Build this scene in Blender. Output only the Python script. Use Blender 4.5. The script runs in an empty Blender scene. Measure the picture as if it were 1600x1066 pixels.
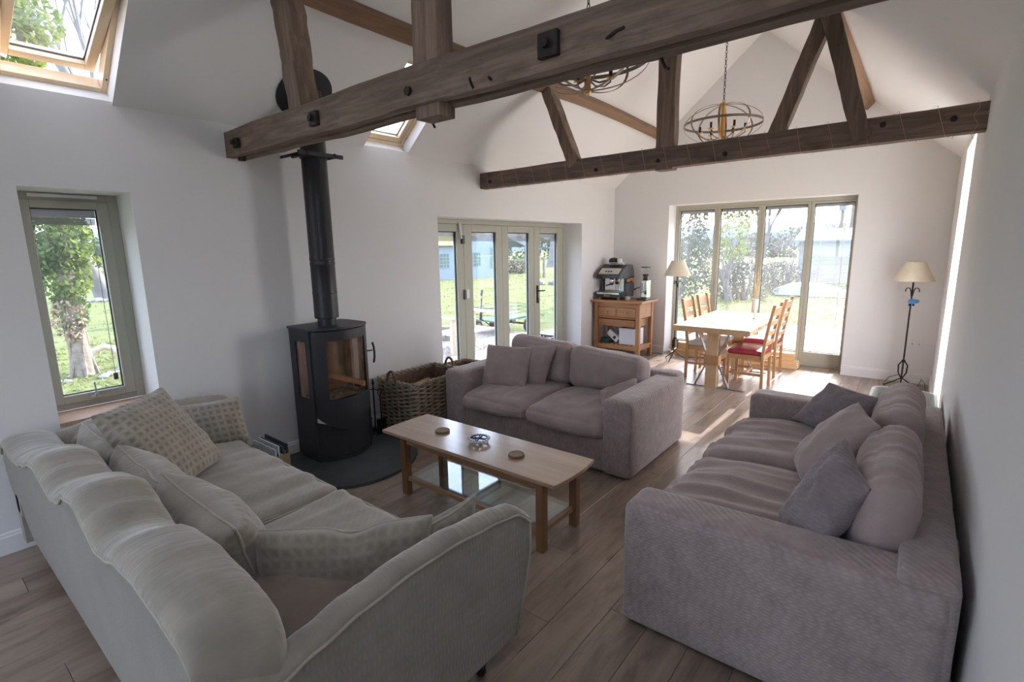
import bpy, bmesh, math, random
from mathutils import Vector, Matrix, noise
random.seed(7)
PI = math.pi
S = bpy.context.scene
COL = S.collection

# ------------------------------------------------------------------ camera, sky, sun, large lights, exposure
cam = bpy.data.objects.new('camera', bpy.data.cameras.new('camera'))
COL.objects.link(cam)
cam.data.sensor_width = 36.0
cam.data.lens = 795.44 / 1600 * 36.0
cam.data.clip_start = 0.05
cam.data.clip_end = 900
yaw, pit, rol = 0.67243783, 0.182186552, -0.0157394726
fw = Vector((-math.sin(yaw) * math.cos(pit), math.cos(yaw) * math.cos(pit), -math.sin(pit)))
rt = Vector((math.cos(yaw), math.sin(yaw), 0.0))
up = rt.cross(fw)
r2 = math.cos(rol) * rt + math.sin(rol) * up
u2 = -math.sin(rol) * rt + math.cos(rol) * up
M = Matrix((r2, u2, -fw)).transposed().to_4x4()
M.translation = Vector((0, 0, 1.75))
cam.matrix_world = M
S.camera = cam

S.view_settings.view_transform = 'Standard'
S.view_settings.look = 'None'
S.view_settings.exposure = 0.2
S.view_settings.gamma = 1.0
S.view_settings.use_curve_mapping = False

W = bpy.data.worlds.new('daylight_sky')
S.world = W
W.use_nodes = True
nt = W.node_tree
nt.nodes.clear()
wo = nt.nodes.new('ShaderNodeOutputWorld')
bg = nt.nodes.new('ShaderNodeBackground')
sk = nt.nodes.new('ShaderNodeTexSky')
sk.sky_type = 'NISHITA'
sk.sun_disc = False
sk.sun_elevation = math.radians(28.6)
sk.sun_rotation = 0.0
sk.dust_density = 2.5
sk.ozone_density = 1.5
sk.altitude = 100
hz = nt.nodes.new('ShaderNodeMix')
hz.data_type = 'RGBA'
hz.inputs[0].default_value = 0.55
hz.inputs[7].default_value = (5.3, 6.0, 7.6, 1)
nt.links.new(sk.outputs[0], hz.inputs[6])
nt.links.new(hz.outputs[2], bg.inputs[0])
bg.inputs[1].default_value = 0.95
nt.links.new(bg.outputs[0], wo.inputs[0])


def lamp(name, kind, loc, direction, energy, color, sx=1.0, sy=1.0, angle=None):
    d = bpy.data.lights.new(name, kind)
    d.energy = energy
    d.color = color
    if kind == 'AREA':
        d.shape = 'RECTANGLE'
        d.size = sx
        d.size_y = sy
    if angle is not None:
        d.angle = angle
    o = bpy.data.objects.new(name, d)
    o.location = loc
    o.rotation_euler = Vector(direction).to_track_quat('-Z', 'Y').to_euler()
    COL.objects.link(o)
    return o


lamp('sun', 'SUN', (0, 30, 20), (-0.03, -1, -0.545), 10.5, (1.0, 0.93, 0.86), angle=math.radians(0.6))
# added area lamps standing in for daylight at unseen back doors and right roof window
lamp('fill_lamp_back', 'AREA', (-2.2, -2.42, 1.25), (0, 1, 0.05), 4, (0.72, 0.80, 1.0), 3.2, 2.1)
lamp('daylight_roof_window', 'AREA', (-0.42, 0.15, 3.16), (-0.66, 0, -0.75), 7, (0.70, 0.80, 1.0), 0.5, 0.85)

lamp('fill_lamp_left_roof', 'AREA', (-3.70, -1.54, 2.90), (0.88, 0.10, -0.47), 14, (0.84, 0.89, 1.0), 0.5, 0.85)  # unseen fill lamp added to brighten the right wall
lamp('side_window_fill', 'AREA', (0.54, 6.05, 1.42), (-1, 0, 0.02), 78, (1.0, 0.95, 0.93), 1.25, 2.3)  # area lamp added outside the tall window to brighten the far end

# ------------------------------------------------------------------ helpers
def root_loc(p):
    while p.parent is not None:
        p = p.parent
    return p.location.copy()


def tag(o, label=None, cat=None, group=None, kind=None):
    if label: o['label'] = label
    if cat: o['category'] = cat
    if group: o['group'] = group
    if kind: o['kind'] = kind
    return o


def thing(name, label, cat, loc=(0, 0, 0), group=None, kind=None):
    o = bpy.data.objects.new(name, None)
    COL.objects.link(o)
    o.empty_display_size = 0.1
    o.location = loc
    return tag(o, label, cat, group, kind)


class MB:
    def __init__(s):
        s.v = []; s.f = []

    def add(s, vs, fs):
        b = len(s.v)
        s.v += [tuple(p) for p in vs]
        s.f += [tuple(i + b for i in f) for f in fs]
        return s

    def box(s, x0, x1, y0, y1, z0, z1):
        return s.add([(x0, y0, z0), (x1, y0, z0), (x1, y1, z0), (x0, y1, z0), (x0, y0, z1), (x1, y0, z1), (x1, y1, z1), (x0, y1, z1)],
                     [(3, 2, 1, 0), (4, 5, 6, 7), (0, 1, 5, 4), (1, 2, 6, 5), (2, 3, 7, 6), (3, 0, 4, 7)])

    def bar(s, p, q, w, h, upv=(0, 0, 1), w2=None, h2=None):
        p = Vector(p); q = Vector(q); d = (q - p).normalized(); u = Vector(upv)
        a = d.cross(u)
        if a.length < 1e-5: a = d.cross(Vector((1, 0, 0)))
        a.normalize(); b = a.cross(d).normalized()
        w2 = w if w2 is None else w2; h2 = h if h2 is None else h2
        vs = []
        for c, ww, hh in ((p, w, h), (q, w2, h2)):
            for i, j in ((-1, -1), (1, -1), (1, 1), (-1, 1)):
                vs.append(c + a * (i * ww / 2) + b * (j * hh / 2))
        return s.add(vs, [(0, 1, 2, 3), (7, 6, 5, 4), (0, 4, 5, 1), (1, 5, 6, 2), (2, 6, 7, 3), (3, 7, 4, 0)])

    def tube(s, pts, r, n=6, closed=False, cap=True):
        pts = [Vector(p) for p in pts]; m = len(pts)
        rr = r if isinstance(r, (list, tuple)) else [r] * m
        prev = None; rings = []
        for i in range(m):
            if closed: t = pts[(i + 1) % m] - pts[i - 1]
            else: t = pts[min(i + 1, m - 1)] - pts[max(i - 1, 0)]
            if t.length < 1e-9: t = Vector((0, 0, 1))
            t.normalize()
            if prev is None:
                a = t.cross(Vector((0, 0, 1)))
                if a.length < 1e-3: a = t.cross(Vector((1, 0, 0)))
            else:
                a = prev - t * prev.dot(t)
                if a.length < 1e-6: a = t.cross(Vector((1, 0, 0)))
            a.normalize(); prev = a; b = t.cross(a)
            rings.append([pts[i] + (a * math.cos(2 * PI * k / n) + b * math.sin(2 * PI * k / n)) * rr[i] for k in range(n)])
        vs = [p for rg in rings for p in rg]; fs = []
        for i in range(m if closed else m - 1):
            j = (i + 1) % m
            for k in range(n):
                fs.append((i * n + k, i * n + (k + 1) % n, j * n + (k + 1) % n, j * n + k))
        if cap and not closed:
            fs.append(tuple(range(n - 1, -1, -1))); fs.append(tuple((m - 1) * n + k for k in range(n)))
        return s.add(vs, fs)

    def lathe(s, prof, c=(0, 0, 0), n=24, axis='z', cap=True, sy=1.0):
        vs = []; fs = []
        for r, z in prof:
            for k in range(n):
                a = 2 * PI * k / n
                p = (r * math.cos(a), r * math.sin(a) * sy, z)
                if axis == 'x': p = (p[2], p[0], p[1])
                if axis == 'y': p = (p[1], p[2], p[0])
                vs.append((p[0] + c[0], p[1] + c[1], p[2] + c[2]))
        m = len(prof)
        for i in range(m - 1):
            for k in range(n):
                fs.append((i * n + k, i * n + (k + 1) % n, (i + 1) * n + (k + 1) % n, (i + 1) * n + k))
        if cap:
            fs.append(tuple(range(n - 1, -1, -1))); fs.append(tuple((m - 1) * n + k for k in range(n)))
        return s.add(vs, fs)

    def prism(s, poly, z0, z1):
        n = len(poly)
        vs = [(x, y, z0) for x, y in poly] + [(x, y, z1) for x, y in poly]
        fs = [tuple(range(n - 1, -1, -1)), tuple(range(n, 2 * n))] + [(i, (i + 1) % n, n + (i + 1) % n, n + i) for i in range(n)]
        return s.add(vs, fs)

    def prism_y(s, poly, y0, y1):
        n = len(poly)
        vs = [(x, y0, z) for x, z in poly] + [(x, y1, z) for x, z in poly]
        fs = [tuple(range(n)), tuple(range(2 * n - 1, n - 1, -1))] + [(n + i, n + (i + 1) % n, (i + 1) % n, i) for i in range(n)]
        return s.add(vs, fs)

    def prism_x(s, poly, x0, x1):
        n = len(poly)
        vs = [(x0, y, z) for y, z in poly] + [(x1, y, z) for y, z in poly]
        fs = [tuple(range(n - 1, -1, -1)), tuple(range(n, 2 * n))] + [(i, (i + 1) % n, n + (i + 1) % n, n + i) for i in range(n)]
        return s.add(vs, fs)

    def loft(s, secs, closed=True, cap=True):
        n = len(secs[0]); vs = [p for sc in secs for p in sc]; fs = []
        for i in range(len(secs) - 1):
            for k in range(n if closed else n - 1):
                fs.append((i * n + k, i * n + (k + 1) % n, (i + 1) * n + (k + 1) % n, (i + 1) * n + k))
        if cap and closed:
            fs.append(tuple(range(n - 1, -1, -1))); fs.append(tuple((len(secs) - 1) * n + k for k in range(n)))
        return s.add(vs, fs)

    def ball(s, c, r, n=10, sz=1.0):
        prof = [(max(1e-4, r * math.sin(PI * i / n)), -r * sz * math.cos(PI * i / n)) for i in range(n + 1)]
        return s.lathe(prof, c, n + 2)

    def build(s, name, m, parent=None, smooth=None, bevel=0.0, seg=2, sub=0, kind=None, label=None, recalc=True):
        off = Vector((0, 0, 0))
        loc = None
        if parent is not None:
            off = root_loc(parent)
        else:
            xs = [p[0] for p in s.v]; ys = [p[1] for p in s.v]; zs = [p[2] for p in s.v]
            off = Vector(((min(xs) + max(xs)) / 2, (min(ys) + max(ys)) / 2, min(zs)))
            loc = off
        me = bpy.data.meshes.new(name)
        me.from_pydata([(p[0] - off.x, p[1] - off.y, p[2] - off.z) for p in s.v], [], s.f)
        if recalc:
            b = bmesh.new(); b.from_mesh(me)
            bmesh.ops.recalc_face_normals(b, faces=b.faces)
            b.to_mesh(me); b.free()
        me.materials.append(m)
        if smooth is not None:
            me.shade_smooth()
            me.set_sharp_from_angle(angle=math.radians(smooth))
        me.update()
        o = bpy.data.objects.new(name, me)
        COL.objects.link(o)
        if parent is not None: o.parent = parent
        else: o.location = loc
        if bevel > 0:
            bv = o.modifiers.new('bevel', 'BEVEL'); bv.width = bevel; bv.segments = seg
            bv.limit_method = 'ANGLE'; bv.angle_limit = math.radians(40)
        if sub:
            sb = o.modifiers.new('sub', 'SUBSURF'); sb.levels = sub; sb.render_levels = sub
        if kind: o['kind'] = kind
        if label: o['label'] = label
        return o


def copy_thing(src, loc, rotz=0.0):
    r = src.copy(); COL.objects.link(r); r.location = loc; r.rotation_euler = (0, 0, rotz)
    for ch in list(src.children):
        c = ch.copy(); COL.objects.link(c); c.parent = r
        for g in list(ch.children):
            d = g.copy(); COL.objects.link(d); d.parent = c
    return r


# ------------------------------------------------------------------ materials
def new_mat(name):
    m = bpy.data.materials.new(name); m.use_nodes = True
    n = m.node_tree.nodes; b = n['Principled BSDF']
    return m, m.node_tree, b


def plain(name, col, rough=0.6, metal=0.0, var=0.06, scale=12.0, bump=0.0, bscale=60.0, spec=0.5, sheen=0.0, bstretch=None):
    m, t, b = new_mat(name)
    b.inputs['Roughness'].default_value = rough
    b.inputs['Metallic'].default_value = metal
    b.inputs['Specular IOR Level'].default_value = spec
    if sheen:
        b.inputs['Sheen Weight'].default_value = sheen
        b.inputs['Sheen Roughness'].default_value = 0.4
    tc = t.nodes.new('ShaderNodeTexCoord')
    nz = t.nodes.new('ShaderNodeTexNoise'); nz.inputs['Scale'].default_value = scale; nz.inputs['Detail'].default_value = 4
    t.links.new(tc.outputs['Object'], nz.inputs['Vector'])
    rp = t.nodes.new('ShaderNodeValToRGB')
    rp.color_ramp.elements[0].position = 0.25; rp.color_ramp.elements[1].position = 0.75
    rp.color_ramp.elements[0].color = tuple(c * (1 - var) for c in col) + (1,)
    rp.color_ramp.elements[1].color = tuple(min(1, c * (1 + var)) for c in col) + (1,)
    t.links.new(nz.outputs['Fac'], rp.inputs['Fac'])
    t.links.new(rp.outputs['Color'], b.inputs['Base Color'])
    if bump:
        n2 = t.nodes.new('ShaderNodeTexNoise'); n2.inputs['Scale'].default_value = bscale; n2.inputs['Detail'].default_value = 3
        if bstretch:
            ms = t.nodes.new('ShaderNodeMapping'); ms.inputs['Scale'].default_value = bstretch
            t.links.new(tc.outputs['Object'], ms.inputs['Vector']); t.links.new(ms.outputs[0], n2.inputs['Vector'])
        else: t.links.new(tc.outputs['Object'], n2.inputs['Vector'])
        bp = t.nodes.new('ShaderNodeBump'); bp.inputs['Strength'].default_value = bump; bp.inputs['Distance'].default_value = 0.01
        t.links.new(n2.outputs['Fac'], bp.inputs['Height'])
        t.links.new(bp.outputs['Normal'], b.inputs['Normal'])
    return m


def wood(name, c1, c2, c3=None, axis='x', grain=30.0, stretch=0.06, rough=0.5, bump=0.25, rnd=0.0, coat=0.0, knots=0.0):
    m, t, b = new_mat(name)
    b.inputs['Roughness'].default_value = rough
    if coat:
        b.inputs['Coat Weight'].default_value = coat; b.inputs['Coat Roughness'].default_value = 0.18
    tc = t.nodes.new('ShaderNodeTexCoord')
    src = tc.outputs['Object']
    oi = t.nodes.new('ShaderNodeObjectInfo')
    if rnd:
        ad = t.nodes.new('ShaderNodeVectorMath'); ad.operation = 'MULTIPLY_ADD'
        ad.inputs[1].default_value = (1, 1, 1)
        sc = t.nodes.new('ShaderNodeVectorMath'); sc.operation = 'SCALE'
        sc.inputs[0].default_value = (13.7, 7.3, 5.1)
        t.links.new(oi.outputs['Random'], sc.inputs['Scale'])
        t.links.new(src, ad.inputs[0]); t.links.new(sc.outputs[0], ad.inputs[2])
        src = ad.outputs[0]
    mp = t.nodes.new('ShaderNodeMapping')
    s = [1.0, 1.0, 1.0]; s['xyz'.index(axis)] = stretch
    mp.inputs['Scale'].default_value = s
    t.links.new(src, mp.inputs['Vector'])
    n1 = t.nodes.new('ShaderNodeTexNoise'); n1.inputs['Scale'].default_value = grain; n1.inputs['Detail'].default_value = 8; n1.inputs['Roughness'].default_value = 0.65; n1.inputs['Distortion'].default_value = 0.6
    t.links.new(mp.outputs[0], n1.inputs['Vector'])
    n2 = t.nodes.new('ShaderNodeTexNoise'); n2.inputs['Scale'].default_value = grain * 0.16; n2.inputs['Detail'].default_value = 5
    t.links.new(mp.outputs[0], n2.inputs['Vector'])
    mx = t.nodes.new('ShaderNodeMath'); mx.operation = 'MULTIPLY_ADD'; mx.inputs[1].default_value = 0.55
    sc2 = t.nodes.new('ShaderNodeMath'); sc2.operation = 'MULTIPLY'; sc2.inputs[1].default_value = 0.45
    t.links.new(n2.outputs['Fac'], sc2.inputs[0])
    t.links.new(n1.outputs['Fac'], mx.inputs[0]); t.links.new(sc2.outputs[0], mx.inputs[2])
    rp = t.nodes.new('ShaderNodeValToRGB')
    e = rp.color_ramp.elements
    e[0].position = 0.33; e[0].color = c1 + (1,)
    e[1].position = 0.66; e[1].color = c2 + (1,)
    if c3:
        k = rp.color_ramp.elements.new(0.5); k.color = c3 + (1,)
    t.links.new(mx.outputs[0], rp.inputs['Fac'])
    out = rp.outputs['Color']
    if knots:
        mk = t.nodes.new('ShaderNodeMapping'); ks = [1.0, 1.0, 1.0]; ks['xyz'.index(axis)] = 0.38
        mk.inputs['Scale'].default_value = ks; t.links.new(src, mk.inputs['Vector'])
        kn = t.nodes.new('ShaderNodeTexNoise'); kn.inputs['Scale'].default_value = 7.0; kn.inputs['Detail'].default_value = 5; kn.inputs['Roughness'].default_value = 0.6
        t.links.new(mk.outputs[0], kn.inputs['Vector'])
        kr = t.nodes.new('ShaderNodeMapRange'); kr.inputs['From Min'].default_value = 0.56; kr.inputs['From Max'].default_value = 0.74
        kr.inputs['To Min'].default_value = 0.0; kr.inputs['To Max'].default_value = knots
        t.links.new(kn.outputs['Fac'], kr.inputs['Value'])
        km = t.nodes.new('ShaderNodeMix'); km.data_type = 'RGBA'
        t.links.new(kr.outputs[0], km.inputs[0]); t.links.new(out, km.inputs[6]); km.inputs[7].default_value = tuple(c * 0.6 for c in c1) + (1,)
        out = km.outputs[2]
    if rnd:
        hs = t.nodes.new('ShaderNodeHueSaturation')
        mr = t.nodes.new('ShaderNodeMapRange'); mr.inputs['To Min'].default_value = 1 - rnd; mr.inputs['To Max'].default_value = 1 + rnd
        t.links.new(oi.outputs['Random'], mr.inputs['Value'])
        t.links.new(mr.outputs[0], hs.inputs['Value']); t.links.new(out, hs.inputs['Color'])
        out = hs.outputs['Color']
    t.links.new(out, b.inputs['Base Color'])
    bp = t.nodes.new('ShaderNodeBump'); bp.inputs['Strength'].default_value = bump; bp.inputs['Distance'].default_value = 0.004
    t.links.new(n1.outputs['Fac'], bp.inputs['Height']); t.links.new(bp.outputs['Normal'], b.inputs['Normal'])
    return m


def fabric(name, c1, c2, cell=(0.02, 0.008), bump=0.5, sheen=0.3, mottling=8.0, rotz=0.0, plane='xz', dist=0.004, uv=False, cmix=0.10):
    """woven cloth: brick-like raised cells plus fine thread noise"""
    m, t, b = new_mat(name)
    b.inputs['Roughness'].default_value = 0.9
    b.inputs['Specular IOR Level'].default_value = 0.2
    b.inputs['Sheen Weight'].default_value = sheen
    b.inputs['Sheen Roughness'].default_value = 0.45
    tc = t.nodes.new('ShaderNodeTexCoord')
    nz = t.nodes.new('ShaderNodeTexNoise'); nz.inputs['Scale'].default_value = mottling; nz.inputs['Detail'].default_value = 6; nz.inputs['Roughness'].default_value = 0.7
    t.links.new(tc.outputs['Object'], nz.inputs['Vector'])
    # cells as product of two wave bands warped by noise, so they read on every face
    fn = t.nodes.new('ShaderNodeTexNoise'); fn.inputs['Scale'].default_value = 150; fn.inputs['Detail'].default_value = 2
    t.links.new(tc.outputs['Object'], fn.inputs['Vector'])
    wp = t.nodes.new('ShaderNodeTexNoise'); wp.inputs['Scale'].default_value = 25; wp.inputs['Detail'].default_value = 1
    t.links.new(tc.outputs['Object'], wp.inputs['Vector'])
    wa = t.nodes.new('ShaderNodeVectorMath'); wa.operation = 'MULTIPLY_ADD'
    wa.inputs[1].default_value = (0.010, 0.010, 0.006)
    t.links.new(wp.outputs['Color'], wa.inputs[0]); t.links.new(tc.outputs['UV' if uv else 'Object'], wa.inputs[2])
    sp = t.nodes.new('ShaderNodeSeparateXYZ'); t.links.new(wa.outputs[0], sp.inputs[0])

    def sinw(sock, period):
        a = t.nodes.new('ShaderNodeMath'); a.operation = 'MULTIPLY'; a.inputs[1].default_value = 2 * PI / period
        t.links.new(sock, a.inputs[0])
        c = t.nodes.new('ShaderNodeMath'); c.operation = 'SINE'; t.links.new(a.outputs[0], c.inputs[0])
        return c.outputs[0]

    def op(o_, a, b_):
        k = t.nodes.new('ShaderNodeMath'); k.operation = o_
        for i, q in enumerate((a, b_)):
            if isinstance(q, (int, float)): k.inputs[i].default_value = q
            else: t.links.new(q, k.inputs[i])
        return k.outputs[0]
    hx = op('ADD', sp.outputs[0], sp.outputs[1])
    if uv: h = op('MAXIMUM', sinw(sp.outputs[0], cell[0]), sinw(sp.outputs[1], cell[1]))
    else:
        rowi = op('FLOOR', op('DIVIDE', sp.outputs[2], cell[1]), 0)
        ph = op('ADD', hx, op('MULTIPLY', op('FRACT', op('MULTIPLY', op('SINE', op('MULTIPLY', rowi, 12.9898), 0), 437.58), 0), cell[0]))
        h = op('MULTIPLY', op('ADD', sinw(ph, cell[0]), 0.75), op('ADD', sinw(op('ADD', sp.outputs[2], cell[1] * -0.25), cell[1]), 0.9))
    hh = op('ADD', h, op('MULTIPLY', fn.outputs['Fac'], 0.8))
    fac = op('ADD', op('MULTIPLY', nz.outputs['Fac'], 0.8), op('MULTIPLY', h, cmix))
    rp = t.nodes.new('ShaderNodeValToRGB')
    rp.color_ramp.elements[0].position = 0.2; rp.color_ramp.elements[0].color = c1 + (1,)
    rp.color_ramp.elements[1].position = 0.65; rp.color_ramp.elements[1].color = c2 + (1,)
    t.links.new(fac, rp.inputs['Fac']); t.links.new(rp.outputs['Color'], b.inputs['Base Color'])
    bp = t.nodes.new('ShaderNodeBump'); bp.inputs['Strength'].default_value = bump; bp.inputs['Distance'].default_value = dist
    t.links.new(hh, bp.inputs['Height']); t.links.new(bp.outputs['Normal'], b.inputs['Normal'])
    return m


def glass_mat(name, tint=(0.96, 0.965, 0.97), veil=0.0, rough=0.0):
    m = bpy.data.materials.new(name); m.use_nodes = True
    t = m.node_tree; t.nodes.clear()
    o = t.nodes.new('ShaderNodeOutputMaterial')
    tr = t.nodes.new('ShaderNodeBsdfTransparent'); tr.inputs[0].default_value = tint + (1,)
    gl = t.nodes.new('ShaderNodeBsdfGlossy'); gl.inputs['Roughness'].default_value = rough; gl.inputs[0].default_value = (0.9, 0.95, 1, 1)
    # same reflectance on entering and leaving the pane (light goes straight through)
    fr = t.nodes.new('ShaderNodeFresnel'); ge = t.nodes.new('ShaderNodeNewGeometry')
    io = t.nodes.new('ShaderNodeMapRange'); io.inputs['To Min'].default_value = 1.5; io.inputs['To Max'].default_value = 1 / 1.5
    t.links.new(ge.outputs['Backfacing'], io.inputs['Value']); t.links.new(io.outputs[0], fr.inputs[0])
    mx = t.nodes.new('ShaderNodeMixShader')
    t.links.new(fr.outputs[0], mx.inputs[0]); t.links.new(tr.outputs[0], mx.inputs[1]); t.links.new(gl.outputs[0], mx.inputs[2])
    last = mx.outputs[0]
    if veil:
        tl = t.nodes.new('ShaderNodeBsdfTranslucent'); tl.inputs[0].default_value = (0.95, 0.95, 0.93, 1)  # noise-varied translucent layer mixed over the pane
        nz = t.nodes.new('ShaderNodeTexNoise'); nz.inputs['Scale'].default_value = 3.0; nz.inputs['Detail'].default_value = 6
        tc = t.nodes.new('ShaderNodeTexCoord'); t.links.new(tc.outputs['Object'], nz.inputs['Vector'])
        mr = t.nodes.new('ShaderNodeMapRange'); mr.inputs['From Min'].default_value = 0.3; mr.inputs['From Max'].default_value = 0.7
        mr.inputs['To Min'].default_value = veil * 0.6; mr.inputs['To Max'].default_value = veil * 1.4
        t.links.new(nz.outputs['Fac'], mr.inputs['Value'])
        m2 = t.nodes.new('ShaderNodeMixShader')
        t.links.new(mr.outputs[0], m2.inputs[0]); t.links.new(last, m2.inputs[1]); t.links.new(tl.outputs[0], m2.inputs[2])
        last = m2.outputs[0]
    t.links.new(last, o.inputs[0])
    return m


def leaf_mat(name, c1, c2, trans=0.35, scale=3.0):
    m = bpy.data.materials.new(name); m.use_nodes = True
    t = m.node_tree; t.nodes.clear()
    o = t.nodes.new('ShaderNodeOutputMaterial')
    nz = t.nodes.new('ShaderNodeTexNoise'); nz.inputs['Scale'].default_value = scale; nz.inputs['Detail'].default_value = 6; nz.inputs['Roughness'].default_value = 0.8
    tc = t.nodes.new('ShaderNodeTexCoord'); t.links.new(tc.outputs['Object'], nz.inputs['Vector'])
    rp = t.nodes.new('ShaderNodeValToRGB')
    rp.color_ramp.elements[0].position = 0.35; rp.color_ramp.elements[0].color = c1 + (1,)
    rp.color_ramp.elements[1].position = 0.65; rp.color_ramp.elements[1].color = c2 + (1,)
    t.links.new(nz.outputs['Fac'], rp.inputs['Fac'])
    d = t.nodes.new('ShaderNodeBsdfDiffuse'); tl = t.nodes.new('ShaderNodeBsdfTranslucent')
    t.links.new(rp.outputs[0], d.inputs[0]); t.links.new(rp.outputs[0], tl.inputs[0])
    mx = t.nodes.new('ShaderNodeMixShader'); mx.inputs[0].default_value = trans
    t.links.new(d.outputs[0], mx.inputs[1]); t.links.new(tl.outputs[0], mx.inputs[2])
    t.links.new(mx.outputs[0], o.inputs[0])
    return m


m_wall = plain('plaster_white', (0.80, 0.785, 0.775), 0.92, var=0.012, scale=1.5, bump=0.06, bscale=25, spec=0.2)
m_ceil = plain('ceiling_white', (0.85, 0.835, 0.82), 0.95, var=0.01, scale=1.0, bump=0.03, bscale=20, spec=0.2)
m_trimw = plain('white_gloss_paint', (0.80, 0.79, 0.78), 0.4, var=0.01)
m_sage = plain('sage_paint', (0.43, 0.425, 0.345), 0.45, var=0.03, scale=4)
m_rubber = plain('black_seal', (0.02, 0.02, 0.022), 0.6)
m_blind = plain('blind_fabric', (0.40, 0.40, 0.34), 0.7, var=0.12, scale=5)
m_alu = plain('aluminium_rail', (0.62, 0.64, 0.66), 0.35, metal=0.4)
m_pine_frame = wood('pine_lacquer', (0.70, 0.52, 0.32), (0.82, 0.65, 0.45), axis='x', grain=14, rough=0.35, bump=0.05)
m_sill = wood('oak_sill', (0.50, 0.30, 0.18), (0.66, 0.44, 0.29), axis='y', grain=18, rough=0.4, bump=0.06)
m_beam = wood('old_dark_timber', (0.085, 0.058, 0.044), (0.34, 0.245, 0.19), (0.20, 0.138, 0.104), axis='x', grain=26, stretch=0.09, rough=0.8, bump=0.9, knots=0.6)
m_post = wood('old_timber_upright', (0.085, 0.058, 0.043), (0.34, 0.24, 0.175), (0.20, 0.138, 0.10), axis='z', grain=24, stretch=0.09, rough=0.8, bump=0.9)
m_purlin = wood('old_pine_purlin', (0.14, 0.075, 0.04), (0.32, 0.19, 0.11), axis='y', grain=22, stretch=0.06, rough=0.7, bump=0.6)
m_iron = plain('old_iron', (0.045, 0.036, 0.034), 0.7, metal=0.5, var=0.3, scale=40, bump=0.4)
m_floor = wood('grey_brown_plank', (0.13, 0.095, 0.072), (0.43, 0.325, 0.25), (0.30, 0.225, 0.172), axis='y', grain=11, stretch=0.13, rough=0.30, bump=0.10, rnd=0.08, knots=0.75)
m_sub = plain('subfloor', (0.05, 0.04, 0.035), 0.9)
m_slate = plain('slate', (0.060, 0.068, 0.070), 0.55, var=0.3, scale=5, bump=0.3, bscale=12)
m_stove = plain('stove_steel', (0.036, 0.037, 0.042), 0.5, metal=0.2, var=0.12, scale=5)
m_pipe = plain('flue_enamel', (0.034, 0.035, 0.040), 0.38, metal=0.3, var=0.1, scale=3)
m_firebrick = plain('vermiculite_lining', (0.55, 0.40, 0.28), 0.9, var=0.3, scale=12)
m_stoveglass = glass_mat('stove_glass', (0.86, 0.82, 0.78))
m_log = wood('split_log_wood', (0.30, 0.13, 0.06), (0.62, 0.36, 0.20), axis='y', grain=20, rough=0.85, bump=0.8, rnd=0.15)
m_ash = plain('ash_embers', (0.32, 0.28, 0.25), 0.95, var=0.6, scale=40)
m_wicker = plain('willow_cane', (0.36, 0.29, 0.215), 0.65, var=0.4, scale=20, bump=0.3, bscale=90)
m_wicker_dk = plain('willow_cane_dark', (0.16, 0.105, 0.065), 0.7, var=0.4, scale=25)
m_beige = fabric('beige_chenille', (0.255, 0.225, 0.185), (0.40, 0.36, 0.305), cell=(0.040, 0.03), bump=0.06, sheen=0.5, mottling=5, dist=0.002, cmix=0.015)
m_waffle = fabric('beige_waffle', (0.215, 0.18, 0.14), (0.40, 0.36, 0.295), cell=(0.042, 0.042), bump=0.5, sheen=0.5, mottling=6, dist=0.003, uv=True, cmix=0.16)
m_waffle_soft = fabric('beige_soft_waffle', (0.235, 0.205, 0.162), (0.40, 0.36, 0.30), cell=(0.045, 0.045), bump=0.25, sheen=0.5, mottling=6, dist=0.003, uv=True, cmix=0.08)
m_beige_rib = fabric('beige_ribbed', (0.23, 0.21, 0.172), (0.34, 0.315, 0.27), cell=(0.018, 0.045), bump=0.25, sheen=0.4, mottling=6, dist=0.003, cmix=0.03)
m_beige_roll = plain('beige_stretched_velvet', (0.33, 0.295, 0.245), 0.8, var=0.16, scale=9, bump=0.5, bscale=30, spec=0.25, sheen=0.6, bstretch=(1.4, 0.22, 0.22))
m_beige_arm = plain('beige_arm_velvet', (0.33, 0.295, 0.245), 0.8, var=0.16, scale=9, bump=0.5, bscale=30, spec=0.25, sheen=0.6, bstretch=(0.22, 1.4, 0.22))
m_beige_pl = plain('beige_plain_velvet', (0.27, 0.25, 0.22), 0.85, var=0.10, scale=5, bump=0.3, bscale=160, spec=0.2, sheen=0.4)
m_pipe_b = plain('beige_piping', (0.44, 0.40, 0.33), 0.85, var=0.1, bump=0.3, bscale=200)
m_brown = plain('brown_velvet', (0.25, 0.19, 0.145), 0.9, var=0.1, sheen=0.4, bump=0.2, bscale=150)
m_mauve = fabric('mauve_grey_weave', (0.255, 0.20, 0.19), (0.43, 0.35, 0.335), cell=(0.036, 0.014), bump=0.22, sheen=0.4, mottling=14, cmix=0.04)
m_mauve_soft = plain('mauve_grey_cushion', (0.375, 0.295, 0.280), 0.9, var=0.14, scale=7, bump=0.35, bscale=120, spec=0.2, sheen=0.35)
m_mauve_dk = fabric('dark_mauve_weave', (0.18, 0.148, 0.155), (0.285, 0.235, 0.245), cell=(0.030, 0.014), bump=0.2, sheen=0.3, mottling=9, cmix=0.03)
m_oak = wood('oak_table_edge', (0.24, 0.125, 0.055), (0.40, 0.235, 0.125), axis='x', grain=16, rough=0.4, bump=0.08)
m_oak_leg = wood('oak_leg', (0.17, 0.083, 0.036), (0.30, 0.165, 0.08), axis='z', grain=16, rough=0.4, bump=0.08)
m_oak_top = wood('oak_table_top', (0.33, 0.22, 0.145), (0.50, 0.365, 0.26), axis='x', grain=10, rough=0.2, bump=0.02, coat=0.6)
m_shelfglass = glass_mat('shelf_glass', (0.86, 0.91, 0.90))
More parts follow.
